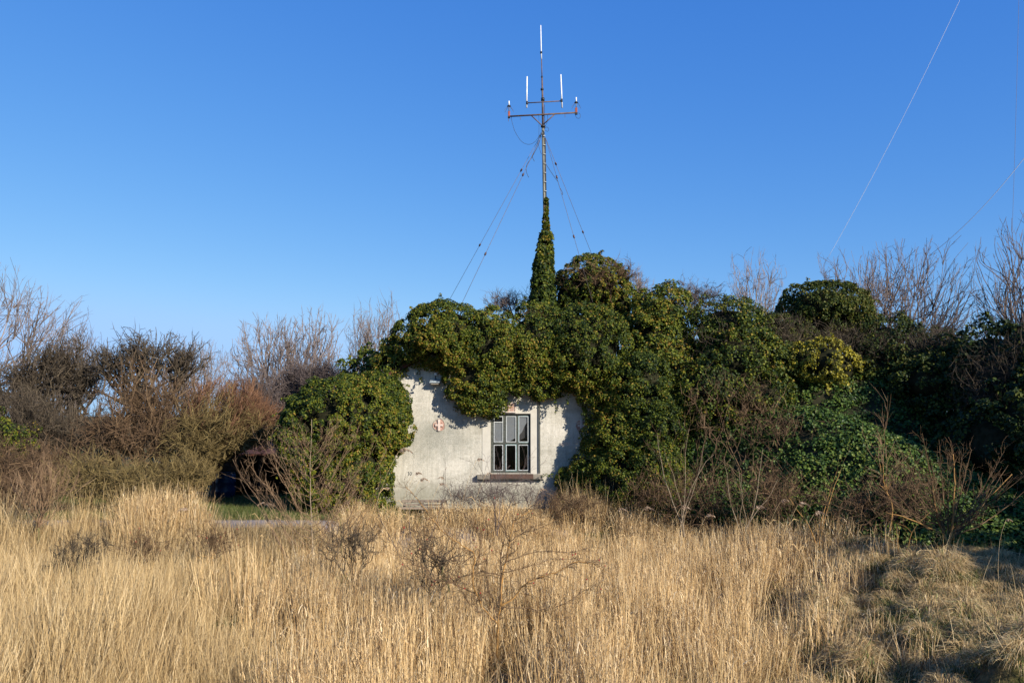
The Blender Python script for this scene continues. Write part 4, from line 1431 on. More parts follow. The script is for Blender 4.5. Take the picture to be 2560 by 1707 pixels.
ivy_mass('ivy_bush', blob_px([(1815, 830, 23.6, 95, 75, 1.3), (1850, 910, 22.8, 105, 85, 1.2), (1790, 980, 22.0, 90, 85, 1.0), (1890, 1000, 21.8, 90, 60, .9)]),
    'olive ivy hump tangled with brown bramble in the middle of the mound', 'ivy bush', dens=15, per=62, size=.06, bright=.0)
ivy_mass('ivy_bush', blob_px([(2060, 775, 24.5, 108, 66, 1.4), (2010, 810, 24.5, 70, 60, 1.1), (2120, 815, 24.4, 58, 58, 1.1), (1950, 840, 24.2, 60, 50, .9)]),
    'dark dome of ivy standing highest on the right of the mound', 'ivy bush', mat='leaf_dark', dens=27, rad=(.08, .19), per=56, size=.056, bright=.12, rough=.35)
ivy_mass('yellow_bush', blob_px([(2055, 905, 22.2, 66, 55, .8), (2095, 925, 22.2, 48, 50, .7), (2010, 900, 22.3, 40, 38, .5)]),
    'yellow-leaved shrub glowing below the dark ivy dome', 'bush', mat='leaf_yellow', dens=34, rad=(.07, .15), per=28, size=.055, bright=.08, rough=.1)
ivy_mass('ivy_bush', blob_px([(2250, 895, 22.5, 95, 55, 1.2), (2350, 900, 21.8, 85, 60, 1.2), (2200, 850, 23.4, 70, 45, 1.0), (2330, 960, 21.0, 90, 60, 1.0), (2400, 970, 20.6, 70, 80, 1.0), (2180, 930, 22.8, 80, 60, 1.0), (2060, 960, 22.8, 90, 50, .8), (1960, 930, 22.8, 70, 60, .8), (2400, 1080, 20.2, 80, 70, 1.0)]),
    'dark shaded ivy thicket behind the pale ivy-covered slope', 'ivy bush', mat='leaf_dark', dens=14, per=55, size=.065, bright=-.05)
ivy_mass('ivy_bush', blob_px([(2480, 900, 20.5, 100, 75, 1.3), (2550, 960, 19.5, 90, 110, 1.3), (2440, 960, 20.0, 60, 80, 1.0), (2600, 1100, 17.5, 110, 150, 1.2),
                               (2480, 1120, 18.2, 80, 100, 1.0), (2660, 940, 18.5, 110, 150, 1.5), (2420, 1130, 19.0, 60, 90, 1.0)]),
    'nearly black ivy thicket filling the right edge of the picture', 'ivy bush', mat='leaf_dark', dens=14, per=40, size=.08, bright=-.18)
ivy_mass('ivy_bush', blob_px([(925, 895, 25.5, 30, 30, .5), (960, 915, 24.5, 48, 34, .6), (900, 930, 25, 42, 24, .6)]),
    'small ivy tuft below the twin bare trees left of the roof', 'ivy bush', dens=20, rad=(.08, .18), per=34, size=.075, core=False, stem=False)
ivy_mass('evergreen_bush', blob_px([(-30, 1085, 24, 90, 45, 1.0), (25, 1110, 24, 45, 32, .7)]),
    'mossy green bush at the far left edge behind brown twigs', 'bush', dens=12, rad=(.1, .22), per=40, size=.05, bright=.05)

# ivy sleeve round the mast
prof = [(497, 5), (520, 2.5), (535, 4), (560, 6.5), (590, 10), (625, 16), (660, 23), (700, 26), (740, 30), (785, 42), (820, 46)]
C = []; N = []
for i in range(len(prof) - 1):
    (ya, ra), (yb, rb) = prof[i], prof[i + 1]
    n = int((yb - ya) * ((ra + rb) / 2 + 7) * .085) + 5
    for _ in range(n):
        t = rng.random(); py = ya + (yb - ya) * t; r = (ra + (rb - ra) * t) * pxm
        a = rng.uniform(0, 2 * math.pi)
        lean = -5 * sstep(560, 740, py) + 3 * sstep(640, 600, py)
        c = A(1362 + lean, py)
        C.append(c + (math.cos(a) * r * .8, math.sin(a) * r * .8, 0)); N.append((math.cos(a), math.sin(a), .2))
C = np.array(C); N = np.array(N)
root = empty('ivy_column', (mb0[0], MY_, 0), 'tapering column of ivy climbing the foot of the radio mast', 'ivy')
p, n, s, t = clumps_to_leaves(C, N, rng.uniform(.05, .14, len(C)) * np.clip((C[:, 2] < 8.4) * 1.0 + .35, 0, 1), 26, .085, -.02)
V, F, T = leaves_mesh(p, n, s, t)
mobj('foliage', V, F, M['leaf'], root, T)
mb = MB()
mb.tube([A(1357, 830), A(1359, 700), A(1361, 600), A(1362, 560)], [.26, .20, .08, .05], 8)
mb.build('stem', M['core'], root, True)
# pale bare patch of stems near its top
for k in range(5):
    MB().tube([A(1359 + k * 1.6, 520, -.06), A(1360 + k * 1.2 + rng.normal(0, .8), 508, -.07), A(1361 + k, 497, -.06)], .008, 5).build('stem', M['bark_pale'], root, True)

# ivy blanket on the mound
n = 7000
x = rng.uniform(2.5, 14, n); y = foot(x) + rng.uniform(-.15, 9.0, n) * rng.random(n) ** .35
ok = mound_h(x, y) > .02
x, y = x[ok], y[ok]
e = .08
z = mound_h(x, y)
nx = -(mound_h(x + e, y) - mound_h(x - e, y)) / (2 * e); ny = -(mound_h(x, y + e) - mound_h(x, y - e)) / (2 * e)
N = unit(np.stack([nx, ny, np.ones_like(nx)], -1))
C = np.stack([x, y, z], -1)
# shallow, patchy, flatter than the bushes
thick = .05 + .12 * (noise2(x * 1.3, y * 1.3, 11) + .5)
p, nn, s, t = clumps_to_leaves(C, N, thick + .06, 18, .066, .05)
V, F, T = leaves_mesh(p, nn, s, t)
gi = link('ground_ivy', make_mesh('ground_ivy', V, F, M['leaf_ground'], T))
tag(gi, 'low carpet of dark green ivy spread over the earth mound', 'ivy', kind='stuff')

# ================================================================== BARE TREES BEHIND
def G(*a): return [ground_pt(px, Y) for px, Y in a]
ASHK = dict(wander=.055, up=.2, wild=.42, tw=.38, tip=.0062, rad=(.18, .10, .058, .030, .014, .0080), fork=.14, shell=.60, per=3, fan=(.36, .58, .76, .90))
def ash(blobs, feet, label, mat='twig_grey', seed=1, **k):
    d = dict(ASHK); d.update(k)
    return crown('bare_tree', blob_px(blobs), G(*feet), label, 'tree', mat, bark='bark_grey', seed=seed, **d)
ash([(-60, 930, 42, 290, 280, 5)], [(-70, 42), (-40, 42.4)], 'large spreading bare tree cut by the left edge of the picture', 'twig_grey', 3, n=1900, ks=(9, 40, 170, 600), rad=(.32, .18, .10, .050, .024, .012), tip=.0085, tw=.5, fork=.35, shell=.5)
ash([(185, 905, 48, 80, 110, 2)], [(180, 48)], 'slim pale bare tree behind the dark hawthorns at the left', 'twig_purple', 5, n=700, ks=(7, 28, 100, 300), tip=.007)
ash([(495, 925, 46, 85, 85, 2), (440, 930, 46, 50, 60, 1.5)], [(495, 46)], 'low bare tree with upright tips, left of the wide brown willow', 'twig_grey', 6, n=700, ks=(7, 28, 100, 300), tip=.007)
ash([(665, 950, 38, 115, 185, 2.5), (770, 945, 38, 105, 190, 2.5)], [(690, 38), (730, 38.3), (760, 38)], 'fan-shaped bare tree with many stems behind the left ivy bush', 'twig_grey', 11, n=1700, ks=(12, 44, 170, 580), rad=(.16, .10, .062, .034, .018, .011), tip=.0088, fork=.4, shell=.55)
ash([(905, 860, 31, 38, 115, 1)], [(920, 31)], 'narrow bare tree, left one of the twins beside the ivy roof', 'twig_grey', 21, n=190, ks=(4, 12, 34, 90), rad=(.075, .042, .026, .016, .010, .0065), tip=.0048, tw=.45, fork=.4, wild=.3)
ash([(960, 850, 30.5, 62, 125, 1.3)], [(958, 30.5)], 'taller pale bare tree, right one of the twins beside the ivy roof', 'twig_grey', 22, n=320, ks=(5, 18, 55, 140), rad=(.085, .046, .028, .017, .010, .0065), tip=.0048, tw=.45, fork=.45, wild=.3)
ash([(1888, 745, 33, 76, 138, 1.5)], [(1888, 33)], 'small pale vase-shaped bare tree on the skyline of the mound', 'twig_grey', 31, n=420, ks=(6, 22, 70, 180), rad=(.09, .05, .030, .018, .011, .007), tip=.0050, tw=.42, fork=.45, wild=.3)
ash([(2225, 850, 31, 252, 272, 3.5)], [(2180, 31), (2205, 31.2), (2235, 31)], 'widest bare tree, a broad fan of branches behind the dark ivy dome', 'twig_purple', 42, n=2100, ks=(13, 50, 190, 700), rad=(.15, .10, .064, .036, .018, .0098), tip=.0074, tw=.36, fork=.06, shell=.5)
ash([(2610, 835, 29, 185, 280, 3.2)], [(2590, 29), (2620, 29)], 'bare tree cut off by the right edge of the picture', 'twig_purple', 44, n=1400, ks=(10, 40, 150, 480), rad=(.14, .10, .062, .034, .018, .0098), tip=.0074, tw=.36, fork=.08, shell=.5)
def thorn_top(blobs, feet, label, mat='twig_purple', seed=1, **k):
    d = dict(n=260, ks=(6, 22, 70), rad=(.035, .022, .014, .009, .006), tip=.005, tw=.28, wander=.22, wild=.8, up=.15, fork=.2, per=4, shell=.85, blob_noise=.35)
    d.update(k)
    return crown('thorn_shrub', blob_px(blobs), feet, label, 'shrub', mat, seed=seed, **d)
thorn_top([(1265, 755, 26, 62, 40, .8)], [P(1300, 810, 26)], 'spray of bare thorny twigs left of the ivy column on the mast', 'twig_purple', 61)
thorn_top([(1345, 745, 25.4, 50, 50, .6)], [P(1345, 810, 25.4)], 'bare twigs around the base of the ivy column', 'twig_dark', 66, n=200)
thorn_top([(1490, 690, 25.0, 95, 60, .9), (1560, 680, 25.4, 50, 45, .7), (1420, 700, 25.4, 45, 45, .6)], [P(1480, 790, 25), P(1530, 790, 25)], 'thorny twigs sprouting over the ivy-smothered round tree top', 'twig_brown', 62, n=620)
thorn_top([(1600, 715, 27, 34, 55, .7)], [P(1600, 800, 27)], 'pale twigs just right of the ivy-smothered tree top', 'twig_grey', 67, n=160)
thorn_top([(1740, 735, 26, 85, 48, .9), (1690, 760, 26, 50, 35, .7)], [P(1730, 810, 26), P(1760, 810, 26)], 'bare bramble tops on the skyline beside the small pale tree', 'twig_purple', 63, n=420)
thorn_top([(1350, 790, 24.6, 60, 30, .6)], [P(1350, 830, 24.8)], 'brown twig tangle where the mast ivy meets the roof ivy', 'twig_brown', 68, n=200)

# ================================================================== LEFT SHRUBS
def bush(name, blobs, feet, label, cat, mat, seed, **k):
    d = dict(n=1200, ks=(12, 60, 240), rad=(.060, .042, .025, .0130, .0075), tip=.0064, tw=.34, wander=.20, wild=.75, up=.25, fork=.12, per=3, shell=.85, lerp=(.45, .5, .55), blob_noise=.3)
    d.update(k)
    return crown(name, blob_px(blobs), G(*feet), label, cat, mat, seed=seed, **d)
bush('willow_bush', [(580, 1055, 24.4, 122, 92, 1.5), (500, 1085, 24.0, 100, 95, 1.3), (645, 1080, 24.3, 58, 58, 1.0)], [(395, 24.1), (430, 24.3), (455, 24.2), (375, 24.0)],
    'rusty dome-shaped willow leaning right over the dark shed', 'willow', 'twig_olive', 72, bark='bark_green', n=1900, ks=(14, 80, 340), rad=(.09, .062, .034, .015, .0075), fork=.25)
bush('willow_bush', [(585, 1020, 24.7, 122, 82, 1.2), (645, 1045, 24.7, 58, 62, .9)], [(440, 24.8), (470, 25.0)],
    'red twig tips forming the top of the willow dome', 'willow', 'twig_red', 73, n=1300, shell=.3, up=.8, tw=.36, wild=.3, tip=.0058)
bush('shrub', [(370, 1010, 24.9, 150, 118, 1.5), (280, 1080, 24.2, 115, 110, 1.2), (440, 1060, 24.4, 100, 120, 1.2)], [(340, 24.6), (375, 24.4), (300, 24.8), (405, 24.6)],
    'big dark brown many-stemmed shrub left of the willow dome', 'shrub', 'twig_brown', 71, bark='bark_green', n=1700, ks=(14, 80, 340), rad=(.095, .062, .036, .017, .0085), wander=.26)
bush('shrub', [(150, 1070, 25.6, 130, 90, 1.3), (60, 1020, 26, 100, 80, 1.2)], [(150, 25.4), (90, 25.6), (200, 25.2)],
    'wide brown shrub with olive stems behind the low reddish thicket', 'shrub', 'twig_dark', 74, bark='bark_green', n=1500, wander=.2)
bush('shrub', [(80, 1165, 21.8, 130, 85, 1.1), (-60, 1150, 22.0, 100, 90, 1.0)], [(40, 21.6), (-40, 21.8), (110, 21.6)],
    'low reddish-brown thicket at the left edge behind the path', 'shrub', 'twig_brown', 75, n=1100, up=.05, tw=.5)
bush('shrub', [(230, 1195, 21.3, 120, 80, .9), (330, 1205, 21.5, 90, 72, .8)], [(220, 21.2), (290, 21.2), (330, 21.4)],
    'low tan thicket beside the path, left of the pale reed clump', 'shrub', 'twig_olive', 76, n=850, up=.1, tw=.5)
bush('shrub', [(430, 1190, 22.4, 90, 78, .9), (490, 1175, 23.2, 65, 62, .8)], [(430, 23.0), (470, 23.0)],
    'twiggy golden undergrowth at the foot of the leaning willow', 'shrub', 'twig_olive', 77, bark='bark_green', n=620, up=.2)
bush('shrub', [(30, 1230, 20.9, 130, 58, .7)], [(0, 20.9), (70, 20.9)],
    'reddish twig thicket cut by the left picture edge beside the path', 'shrub', 'twig_brown', 78, n=700, up=.05, tw=.5)
HK = dict(wander=.30, wild=.9, up=.1, rad=(.13, .085, .045, .022, .012), tip=.0095, tw=.38, bark='twig_dark')
bush('hawthorn_tree', [(150, 890, 29, 100, 72, 1.4), (60, 950, 29, 110, 80, 1.4), (210, 940, 29, 80, 68, 1.2)], [(130, 29), (170, 29.3)],
    'dark dense hawthorn, second from the left edge against the sky', 'tree', 'twig_dark', 51, **dict(HK, n=1050, fork=.3, ks=(12, 60, 240)))
bush('hawthorn_tree', [(350, 872, 28.6, 105, 60, 1.4), (455, 890, 28.6, 90, 62, 1.1), (270, 895, 28.6, 72, 54, 1.0)], [(370, 28.6), (400, 28.8)],
    'dark crooked hawthorn rising behind the brown shrubs, left of centre', 'tree', 'twig_dark', 52, **dict(HK, n=760, fork=.35, ks=(12, 55, 210)))
bush('hedge_shrub', [(90, 1080, 33, 170, 66, 1.2), (-80, 1070, 33, 120, 80, 1.2), (260, 1085, 33, 120, 60, 1.2)], [(40, 33), (120, 33), (200, 33)],
    'dark hedge closing the view low down at the left', 'shrub', 'twig_dark', 79, n=1300, tip=.009, tw=.6)
bush('hedge_shrub', [(430, 1090, 34, 120, 56, 1.2), (560, 1085, 34, 110, 56, 1.2)], [(430, 34), (540, 34)],
    'dark hedge seen through the brown shrubs left of the shed', 'shrub', 'twig_dark', 80, n=1000, tip=.009, tw=.6)
bush('scrub_tree', [(650, 990, 33, 90, 85, 1.3), (740, 1000, 34, 90, 85, 1.3), (600, 1000, 33.5, 70, 60, 1)], [(640, 33), (720, 33.6)],
    'purple-brown scrub filling the gap behind the willow dome', 'shrub', 'twig_purple', 54, n=1500, tip=.008, tw=.6, up=.6)
bush('scrub_tree', [(800, 935, 33, 80, 58, 1.2), (860, 950, 32, 70, 55, 1.0), (740, 940, 33.5, 60, 55, 1.0)], [(800, 33), (840, 32.6)],
    'reddish dark scrub behind the top of the left ivy bush', 'shrub', 'twig_purple', 55, n=1200, tip=.0075, tw=.6, up=.7)

# ================================================================== BRAMBLE ON THE MOUND
def bramble(blobs, feet, label, mat='twig_brown', seed=1, n=1200, **k):
    d = dict(stems=22, stem_r=.012, up=.0, shell=.8, r=.0045, tw=.42, wild=.8, gnarl=.6, per=2)
    d.update(k)
    return thicket('bramble_thicket', blob_px(blobs), G(*feet), label, 'bramble', mat, n=n, seed=seed, **d)
bramble([(1800, 870, 22.9, 110, 90, 1.0), (1780, 780, 23.6, 80, 50, .8)], [(1760, 22.4), (1840, 22.4)], 'brown bramble canes over the olive ivy hump', 'twig_dark', 81, 420)
bramble([(1840, 1010, 20.8, 140, 100, .9), (1950, 1060, 20.0, 120, 60, .8)], [(1760, 20.6), (1860, 20.2), (1940, 20.0)], 'tangled bramble in front of the olive ivy hump', 'twig_brown', 82, 230)
bramble([(1960, 860, 23.2, 80, 90, .9)], [(1950, 23.2)], 'dark bramble between the olive hump and the dark ivy dome', 'twig_dark', 83, 600)
bramble([(2190, 870, 22.4, 110, 60, .9), (2080, 850, 23.2, 100, 45, .8)], [(2180, 22.6), (2100, 22.8)], 'dark bramble below and right of the dark ivy dome', 'twig_dark', 84, 700)
bramble([(2330, 860, 21.6, 90, 50, .9)], [(2330, 21.8)], 'blackish bramble crest on the right skyline', 'twig_dark', 85, 500)
bramble([(2480, 960, 19.0, 90, 110, .9), (2560, 930, 18.6, 80, 110, .9)], [(2460, 19), (2540, 18.8)], 'grey-brown mass of twigs before the black thicket at the right edge', 'twig_dark', 86, 1300)
bramble([(1740, 1230, 19.6, 120, 70, .7), (1620, 1230, 20.2, 70, 60, .6)], [(1700, 19.6), (1780, 19.4), (1630, 20.2)], 'low bramble tangle at the mound foot, right of the lower ivy', 'twig_brown', 87, 260)
bramble([(2170, 1260, 17.4, 150, 60, .7), (2280, 1230, 17.0, 80, 70, .6)], [(2120, 17.4), (2210, 17.0)], 'low twig tangle at the foot of the pale ivy slope', 'twig_brown', 88, 380)
bramble([(1940, 1225, 18.6, 100, 70, .7)], [(1920, 18.6), (1980, 18.4)], 'low bramble below the ivy slope, beside the two-stemmed sapling', 'twig_brown', 89, 240)
bramble([(1230, 1222, 21.2, 120, 34, .5), (1150, 1235, 21.4, 70, 26, .4), (1330, 1235, 21.2, 70, 26, .4)], [(1180, 21.2), (1250, 21.2), (1320, 21.2)], 'fine bramble tangle in front of the window sill', 'twig_purple', 90, 620, r=.003, tw=.3, up=.3, stems=26)
bramble([(1430, 1262, 20.4, 90, 34, .6)], [(1400, 20.4), (1470, 20.4)], 'brown bramble at the shaded corner right of the wall', 'twig_brown', 91, 220, r=.0035, up=.1)

# ================================================================== SAPLINGS AND THORNS
def thorn_bush(blobs, feet, label, mat, bark, seed, **k):
    d = dict(n=300, ks=(7, 28, 90), rad=(.020, .013, .008, .0045, .0030), tip=.0026, tw=.16, wander=.16, wild=.8, up=.1, fork=.35, per=4, shell=.9, blob_noise=.35)
    d.update(k)
    return crown('hawthorn_bush', blob_px(blobs), G(*feet), label, 'bush', mat, bark=bark, seed=seed, **d)
def hand_shrub(name, limbs, Y, label, cat, mat, bark, seed, r0=.014, kids=12, kl=.34, ktip=.0024, spread=.8, berries=0, up=.25, sub=4, dz=.5):
    """limbs: [(points in photograph columns/rows, thickness factor, own-part?)], spread in depth around Y"""
    r_ = np.random.default_rng(seed)
    bx, by = limbs[0][0][0]
    p0 = P(bx, by, Y)
    root = empty(name, (float(p0[0]), float(Y), float(ground_z(p0[0], Y))), label, cat)
    KP = []; KD = []; KR = []; rest = []
    for li, (pts, th, solo) in enumerate(limbs):
        slope = r_.normal(0, dz) if li else 0
        n = len(pts)
        L = np.array([P(px, py, Y + slope * (i / max(n - 1, 1)) ** 1.2 * .9) for i, (px, py) in enumerate(pts)])
        if li == 0: L[0, 2] = ground_z(L[0, 0], Y) - .05
        # smooth
        out = []
        for i in range(n - 1):
            a_, b_, c_, d_ = L[max(i - 1, 0)], L[i], L[i + 1], L[min(i + 2, n - 1)]
            for f in np.linspace(0, 1, 5)[:-1]:
                out.append(.5 * ((2 * b_) + (-a_ + c_) * f + (2 * a_ - 5 * b_ + 4 * c_ - d_) * f * f + (-a_ + 3 * b_ - 3 * c_ + d_) * f ** 3))
        out.append(L[-1]); out = np.array(out)
        out[1:-1] += r_.normal(0, .006, out[1:-1].shape)
        R = r0 * th * np.linspace(1, .28, len(out))
        if solo:
            MB().tube(out, R, 6).build('trunk' if li == 0 else 'limb', M[bark], root, True)
        else:
            rest.append((out, R))
        nk = max(2, int(kids * len(out) / 16))
        t = r_.uniform(.15 if li else .5, 1, nk) * (len(out) - 1.001)
        i0 = t.astype(int); f = (t - i0)[:, None]
        KP.append(out[i0] * (1 - f) + out[i0 + 1] * f); KD.append(unit(out[i0 + 1] - out[i0])); KR.append(R[i0])
    VV = []; QQ = []; n0 = 0
    for out, R in rest:
        V, Q = tubes(out[None], R[None], 5); VV.append(V); QQ.append(Q + n0); n0 += len(V)
    KP = np.concatenate(KP); KD = np.concatenate(KD); KR = np.concatenate(KR)
    m = len(KP)
    d = unit(KD + r_.normal(0, spread, (m, 3)) + np.array([0, 0, up]))
    Ls = kl * r_.uniform(.35, 1.15, m)
    q = np.empty((m, 6, 3)); q[:, 0] = KP
    for s_ in range(5):
        d = unit(d + r_.normal(0, .24, (m, 3)) + np.array([0, 0, up * .25]))
        q[:, s_ + 1] = q[:, s_] + d * (Ls / 5)[:, None]
    V, Q = tubes(q, np.minimum(KR * .5, ktip * 1.7)[:, None] * np.linspace(1, .5, 6)[None], 3)
    VV.append(V); QQ.append(Q + n0)
    nq = sum(len(a_) for a_ in QQ)
    o = mobj('branches', np.concatenate(VV), np.concatenate(QQ), M[mat], root, r_.uniform(.2, .9, nq)); o['kind'] = 'stuff'
    i = np.repeat(np.arange(m), sub); t = r_.random(m * sub) * 4.99; k0 = t.astype(int); f = (t - k0)[:, None]
    a0 = q[i, k0] * (1 - f) + q[i, k0 + 1] * f
    dd = unit(q[i, k0 + 1] - q[i, k0] + r_.normal(0, .8, (m * sub, 3)) * (Ls / 5)[i][:, None] + np.array([0, 0, up * .03]))
    a1 = a0 + dd * (kl * .32 * r_.uniform(.3, 1.1, m * sub))[:, None]
    V, F = cones(a0, a1, ktip * r_.uniform(.7, 1.1, m * sub))
    o = mobj('twigs', V, F, M[mat], root, np.repeat(r_.uniform(.2, .9, m * sub), 3)); o['kind'] = 'stuff'
    if berries:
        import bmesh
        bm = bmesh.new(); bmesh.ops.create_icosphere(bm, subdivisions=1, radius=.011)
        me = bpy.data.meshes.new('berry'); bm.to_mesh(me); bm.free(); me.materials.append(M['berry'])
        for s_ in r_.choice(m * sub, berries):
            link('berry', me, root, tuple(a1[s_] - np.array(root.location)))
    return root


def upright_limbs(px, pb, pt, half, n, seed, steep=(1.0, 1.7), lo=.08):
    """a leader with many side branches rising steeply on both sides"""
    r_ = np.random.default_rng(seed)
    out = [([(px, pb), (px + 2, pb - (pb - pt) * .3), (px - 3, pb - (pb - pt) * .65), (px, pt)], 1.0, True)]
    H = pb - pt
    for i in range(n):
        sd = 1 if i % 2 else -1
        t = lo + (.85 - lo) * (i + r_.random()) / n
        y0 = pb - H * t
        dx = half * (1 - t) ** .75 * r_.uniform(.45, 1.1)
        dy = min(dx * r_.uniform(*steep), y0 - pt + 30)
        c = r_.uniform(.35, .6)
        out.append(([(px, y0), (px + sd * dx * .30, y0 - dy * .30 * c), (px + sd * dx * .65, y0 - dy * .66), (px + sd * dx * .88, y0 - dy * .90), (px + sd * dx, y0 - dy * 1.08)], .34 + .26 * (1 - t), False))
    return out


def sapling(blobs, feet, label, mat, bark, seed, **k):
    d = dict(n=220, ks=(16, 48), rad=(.024, .013, .0065, .0040), lerp=(.35, .55), tip=.0030, tw=.38, wander=.06, wild=.22, up=.5, fork=.12, per=3, shell=.95, blob_noise=.25)
    d.update(k)
    return crown('sapling', blob_px(blobs), G(*feet), label, 'sapling', mat, bark=bark, seed=seed, **d)
sapling([(115, 1210, 17.5, 120, 75, .7), (108, 1180, 17.5, 40, 70, .4)], [(108, 17.5)], 'sapling with a bright green-yellow stem beside the path at left', 'twig_tan', 'bark_green', 109, n=200, fork=.4)
sapling([(2200, 1060, 16.8, 45, 130, .4), (2230, 1180, 16.8, 75, 100, .5)], [(2205, 16.8)], 'tall thin reddish sapling standing before the ivy slope', 'twig_tan', 'bark_orange', 111, n=46, ks=(8, 18), rad=(.020, .010, .005, .0032), fork=.55, tip=.0026, wild=.4, up=.2)
hand_shrub('sapling', upright_limbs(779, 1500, 1048, 205, 34, 5, (.95, 1.5), .12), 16.4, 'tall sapling with steep fine branches before the left ivy bush', 'sapling', 'twig_tan', 'bark_pale', 201, r0=.017, kids=13, kl=.55, ktip=.0032, spread=.35, up=.35, sub=3, dz=.6)
hand_shrub('sapling', upright_limbs(852, 1440, 1180, 120, 16, 6, (.9, 1.5), .2), 17.0, 'shorter forked sapling right beside the tall one in the reeds', 'sapling', 'twig_tan', 'bark_green', 202, r0=.016, kids=7, kl=.4, ktip=.003, spread=.45, up=.3, sub=3)
r_ = np.random.default_rng(77)
fan_ = [([(2372, 1392), (2368, 1352), (2350, 1315), (2338, 1262), (2330, 1210)], 1.0, True), ([(2372, 1365), (2380, 1325), (2384, 1270), (2386, 1190), (2383, 1135)], .85, True), ([(2375, 1350), (2395, 1318), (2440, 1275), (2490, 1225), (2530, 1185)], .75, True), ([(2360, 1335), (2320, 1318), (2270, 1295), (2215, 1280)], .55, True)]
for k_ in range(30):
    a_ = -1.28 + 2.5 * k_ / 29 + r_.normal(0, .05)
    ln_ = r_.uniform(130, 215)
    y0_ = r_.uniform(1290, 1345)
    x0_ = 2368 + 20 * a_
    fan_.append(([(x0_, y0_), (x0_ + math.sin(a_) * ln_ * .35, y0_ - math.cos(a_) * ln_ * .22 - 8), (x0_ + math.sin(a_) * ln_ * .7, y0_ - math.cos(a_) * ln_ * .62 - 22), (x0_ + math.sin(a_) * ln_, y0_ - math.cos(a_) * ln_ * .95 - 40)], .38, False))
hand_shrub('sapling', fan_, 15.2, 'small spreading tree with golden forked trunk before the dark thicket', 'sapling', 'twig_brown', 'bark_orange', 203, r0=.030, kids=11, kl=.5, ktip=.0030, spread=.35, up=.15, sub=4, dz=.5)
hand_shrub('hawthorn_bush', [
    ([(1243, 1650), (1244, 1600), (1246, 1544), (1252, 1514)], 1.5, True),
    ([(1252, 1514), (1255, 1460), (1265, 1399), (1275, 1353), (1282, 1311), (1299, 1293), (1330, 1275)], 1.1, True),
    ([(1252, 1514), (1282, 1495), (1309, 1464), (1343, 1445), (1389, 1430), (1431, 1407), (1466, 1405), (1500, 1418), (1535, 1446)], .9, True),
    ([(1245, 1560), (1213, 1525), (1190, 1483), (1183, 1430), (1186, 1384), (1156, 1365), (1114, 1334), (1083, 1300), (1045, 1250), (1012, 1212)], .9, True),
    ([(1245, 1556), (1183, 1518), (1144, 1464), (1106, 1445), (1045, 1414), (999, 1391)], .6, False),
    ([(1250, 1520), (1253, 1430), (1255, 1372), (1263, 1326), (1240, 1290), (1236, 1250)], .7, False),
    ([(1252, 1520), (1297, 1518), (1355, 1521), (1397, 1514), (1450, 1483), (1492, 1460)], .5, False),
    ([(1190, 1483), (1133, 1460), (1080, 1445), (1030, 1424)], .5, False),
    ([(1254, 1440), (1221, 1430), (1183, 1432), (1137, 1452), (1090, 1470)], .5, False),
    ([(1262, 1405), (1300, 1390), (1350, 1378), (1420, 1380), (1470, 1370)], .5, False),
    ([(1258, 1430), (1310, 1420), (1370, 1400), (1440, 1395)], .45, False),
    ([(1186, 1384), (1160, 1400), (1120, 1400), (1070, 1372), (1040, 1350)], .5, False),
    ([(1183, 1430), (1200, 1370), (1190, 1320), (1165, 1290), (1150, 1262)], .5, False),
    ([(1246, 1544), (1225, 1480), (1215, 1420), (1225, 1360), (1215, 1310)], .6, False),
    ([(1275, 1353), (1310, 1330), (1345, 1322), (1390, 1300)], .45, False),
    ([(1114, 1334), (1085, 1345), (1050, 1330), (1020, 1322)], .45, False)],
    11.7, 'thorny bush with orange-barked stems and red berries in the middle of the reeds', 'bush', 'twig_brown', 'bark_orange', 204, r0=.0155, kids=34, kl=.30, ktip=.0024, spread=.9, up=.05, sub=5, berries=30, dz=.35)
thorn_bush([(1100, 1400, 12.6, 90, 90, .5), (1060, 1360, 12.8, 70, 60, .4)], [(1125, 12.6), (1110, 12.8)],
    'low dark thorny tangle just left of the orange-barked bush', 'twig_dark', 'bark_green', 104, n=230, berries=8)
thorn_bush([(225, 1370, 14.9, 85, 62, .5), (160, 1380, 14.9, 50, 40, .4)], [(204, 14.9)], 'small mossy-trunked thorn bush in the left grass', 'twig_dark', 'bark_green', 105, rad=(.034, .018, .011, .006, .0035), tip=.003)
thorn_bush([(360, 1365, 15.5, 85, 60, .5)], [(350, 15.5), (372, 15.4)], 'thorn bush with bright yellow stems next to the mossy one', 'twig_brown', 'bark_orange', 106, berries=8)
thorn_bush([(530, 1345, 16.0, 90, 60, .5)], [(520, 16), (540, 16.1)], 'faint thorn bush in front of the path opening', 'twig_brown', 'bark_orange', 107, n=240, berries=10)
thorn_bush([(880, 1345, 14.2, 105, 58, .5)], [(862, 14.2), (875, 14.3)], 'thorn bush in the reeds between the tall sapling and the centre bush', 'twig_dark', 'bark_green', 108, n=280)
tree_g('sapling', 2035, 16.6, 1120, 1950, 2120, [dict(n=3, len=1, rad=.014, lean=.35, steps=9, wander=.12, up=.04, taper=.3), dict(n=5, ratio=.5, ang=.5, t0=.3, steps=5, wander=.12, up=.05, rr=.5)], 'sparse sapling splitting into golden stems at the reed edge', 'sapling', 'twig_olive', bark='bark_orange', seed=112, rs=1.0, rmin=.003)
tree_g('sapling', 1700, 18.4, 1030, 1625, 1830, [dict(n=5, len=1, rad=.015, lean=.3, steps=9, wander=.1, up=.03, taper=.3), dict(n=7, ratio=.45, ang=.6, t0=.25, steps=5, wander=.15, up=.03, rr=.5), dict(n=4, ratio=.4, ang=.6, steps=3, wander=.15, up=.02, rr=.6)], 'clump of pale bare stems left of the low bramble at the mound foot', 'sapling', 'twig_brown', bark='bark_pale', seed=113, rs=.75, rmin=.003)
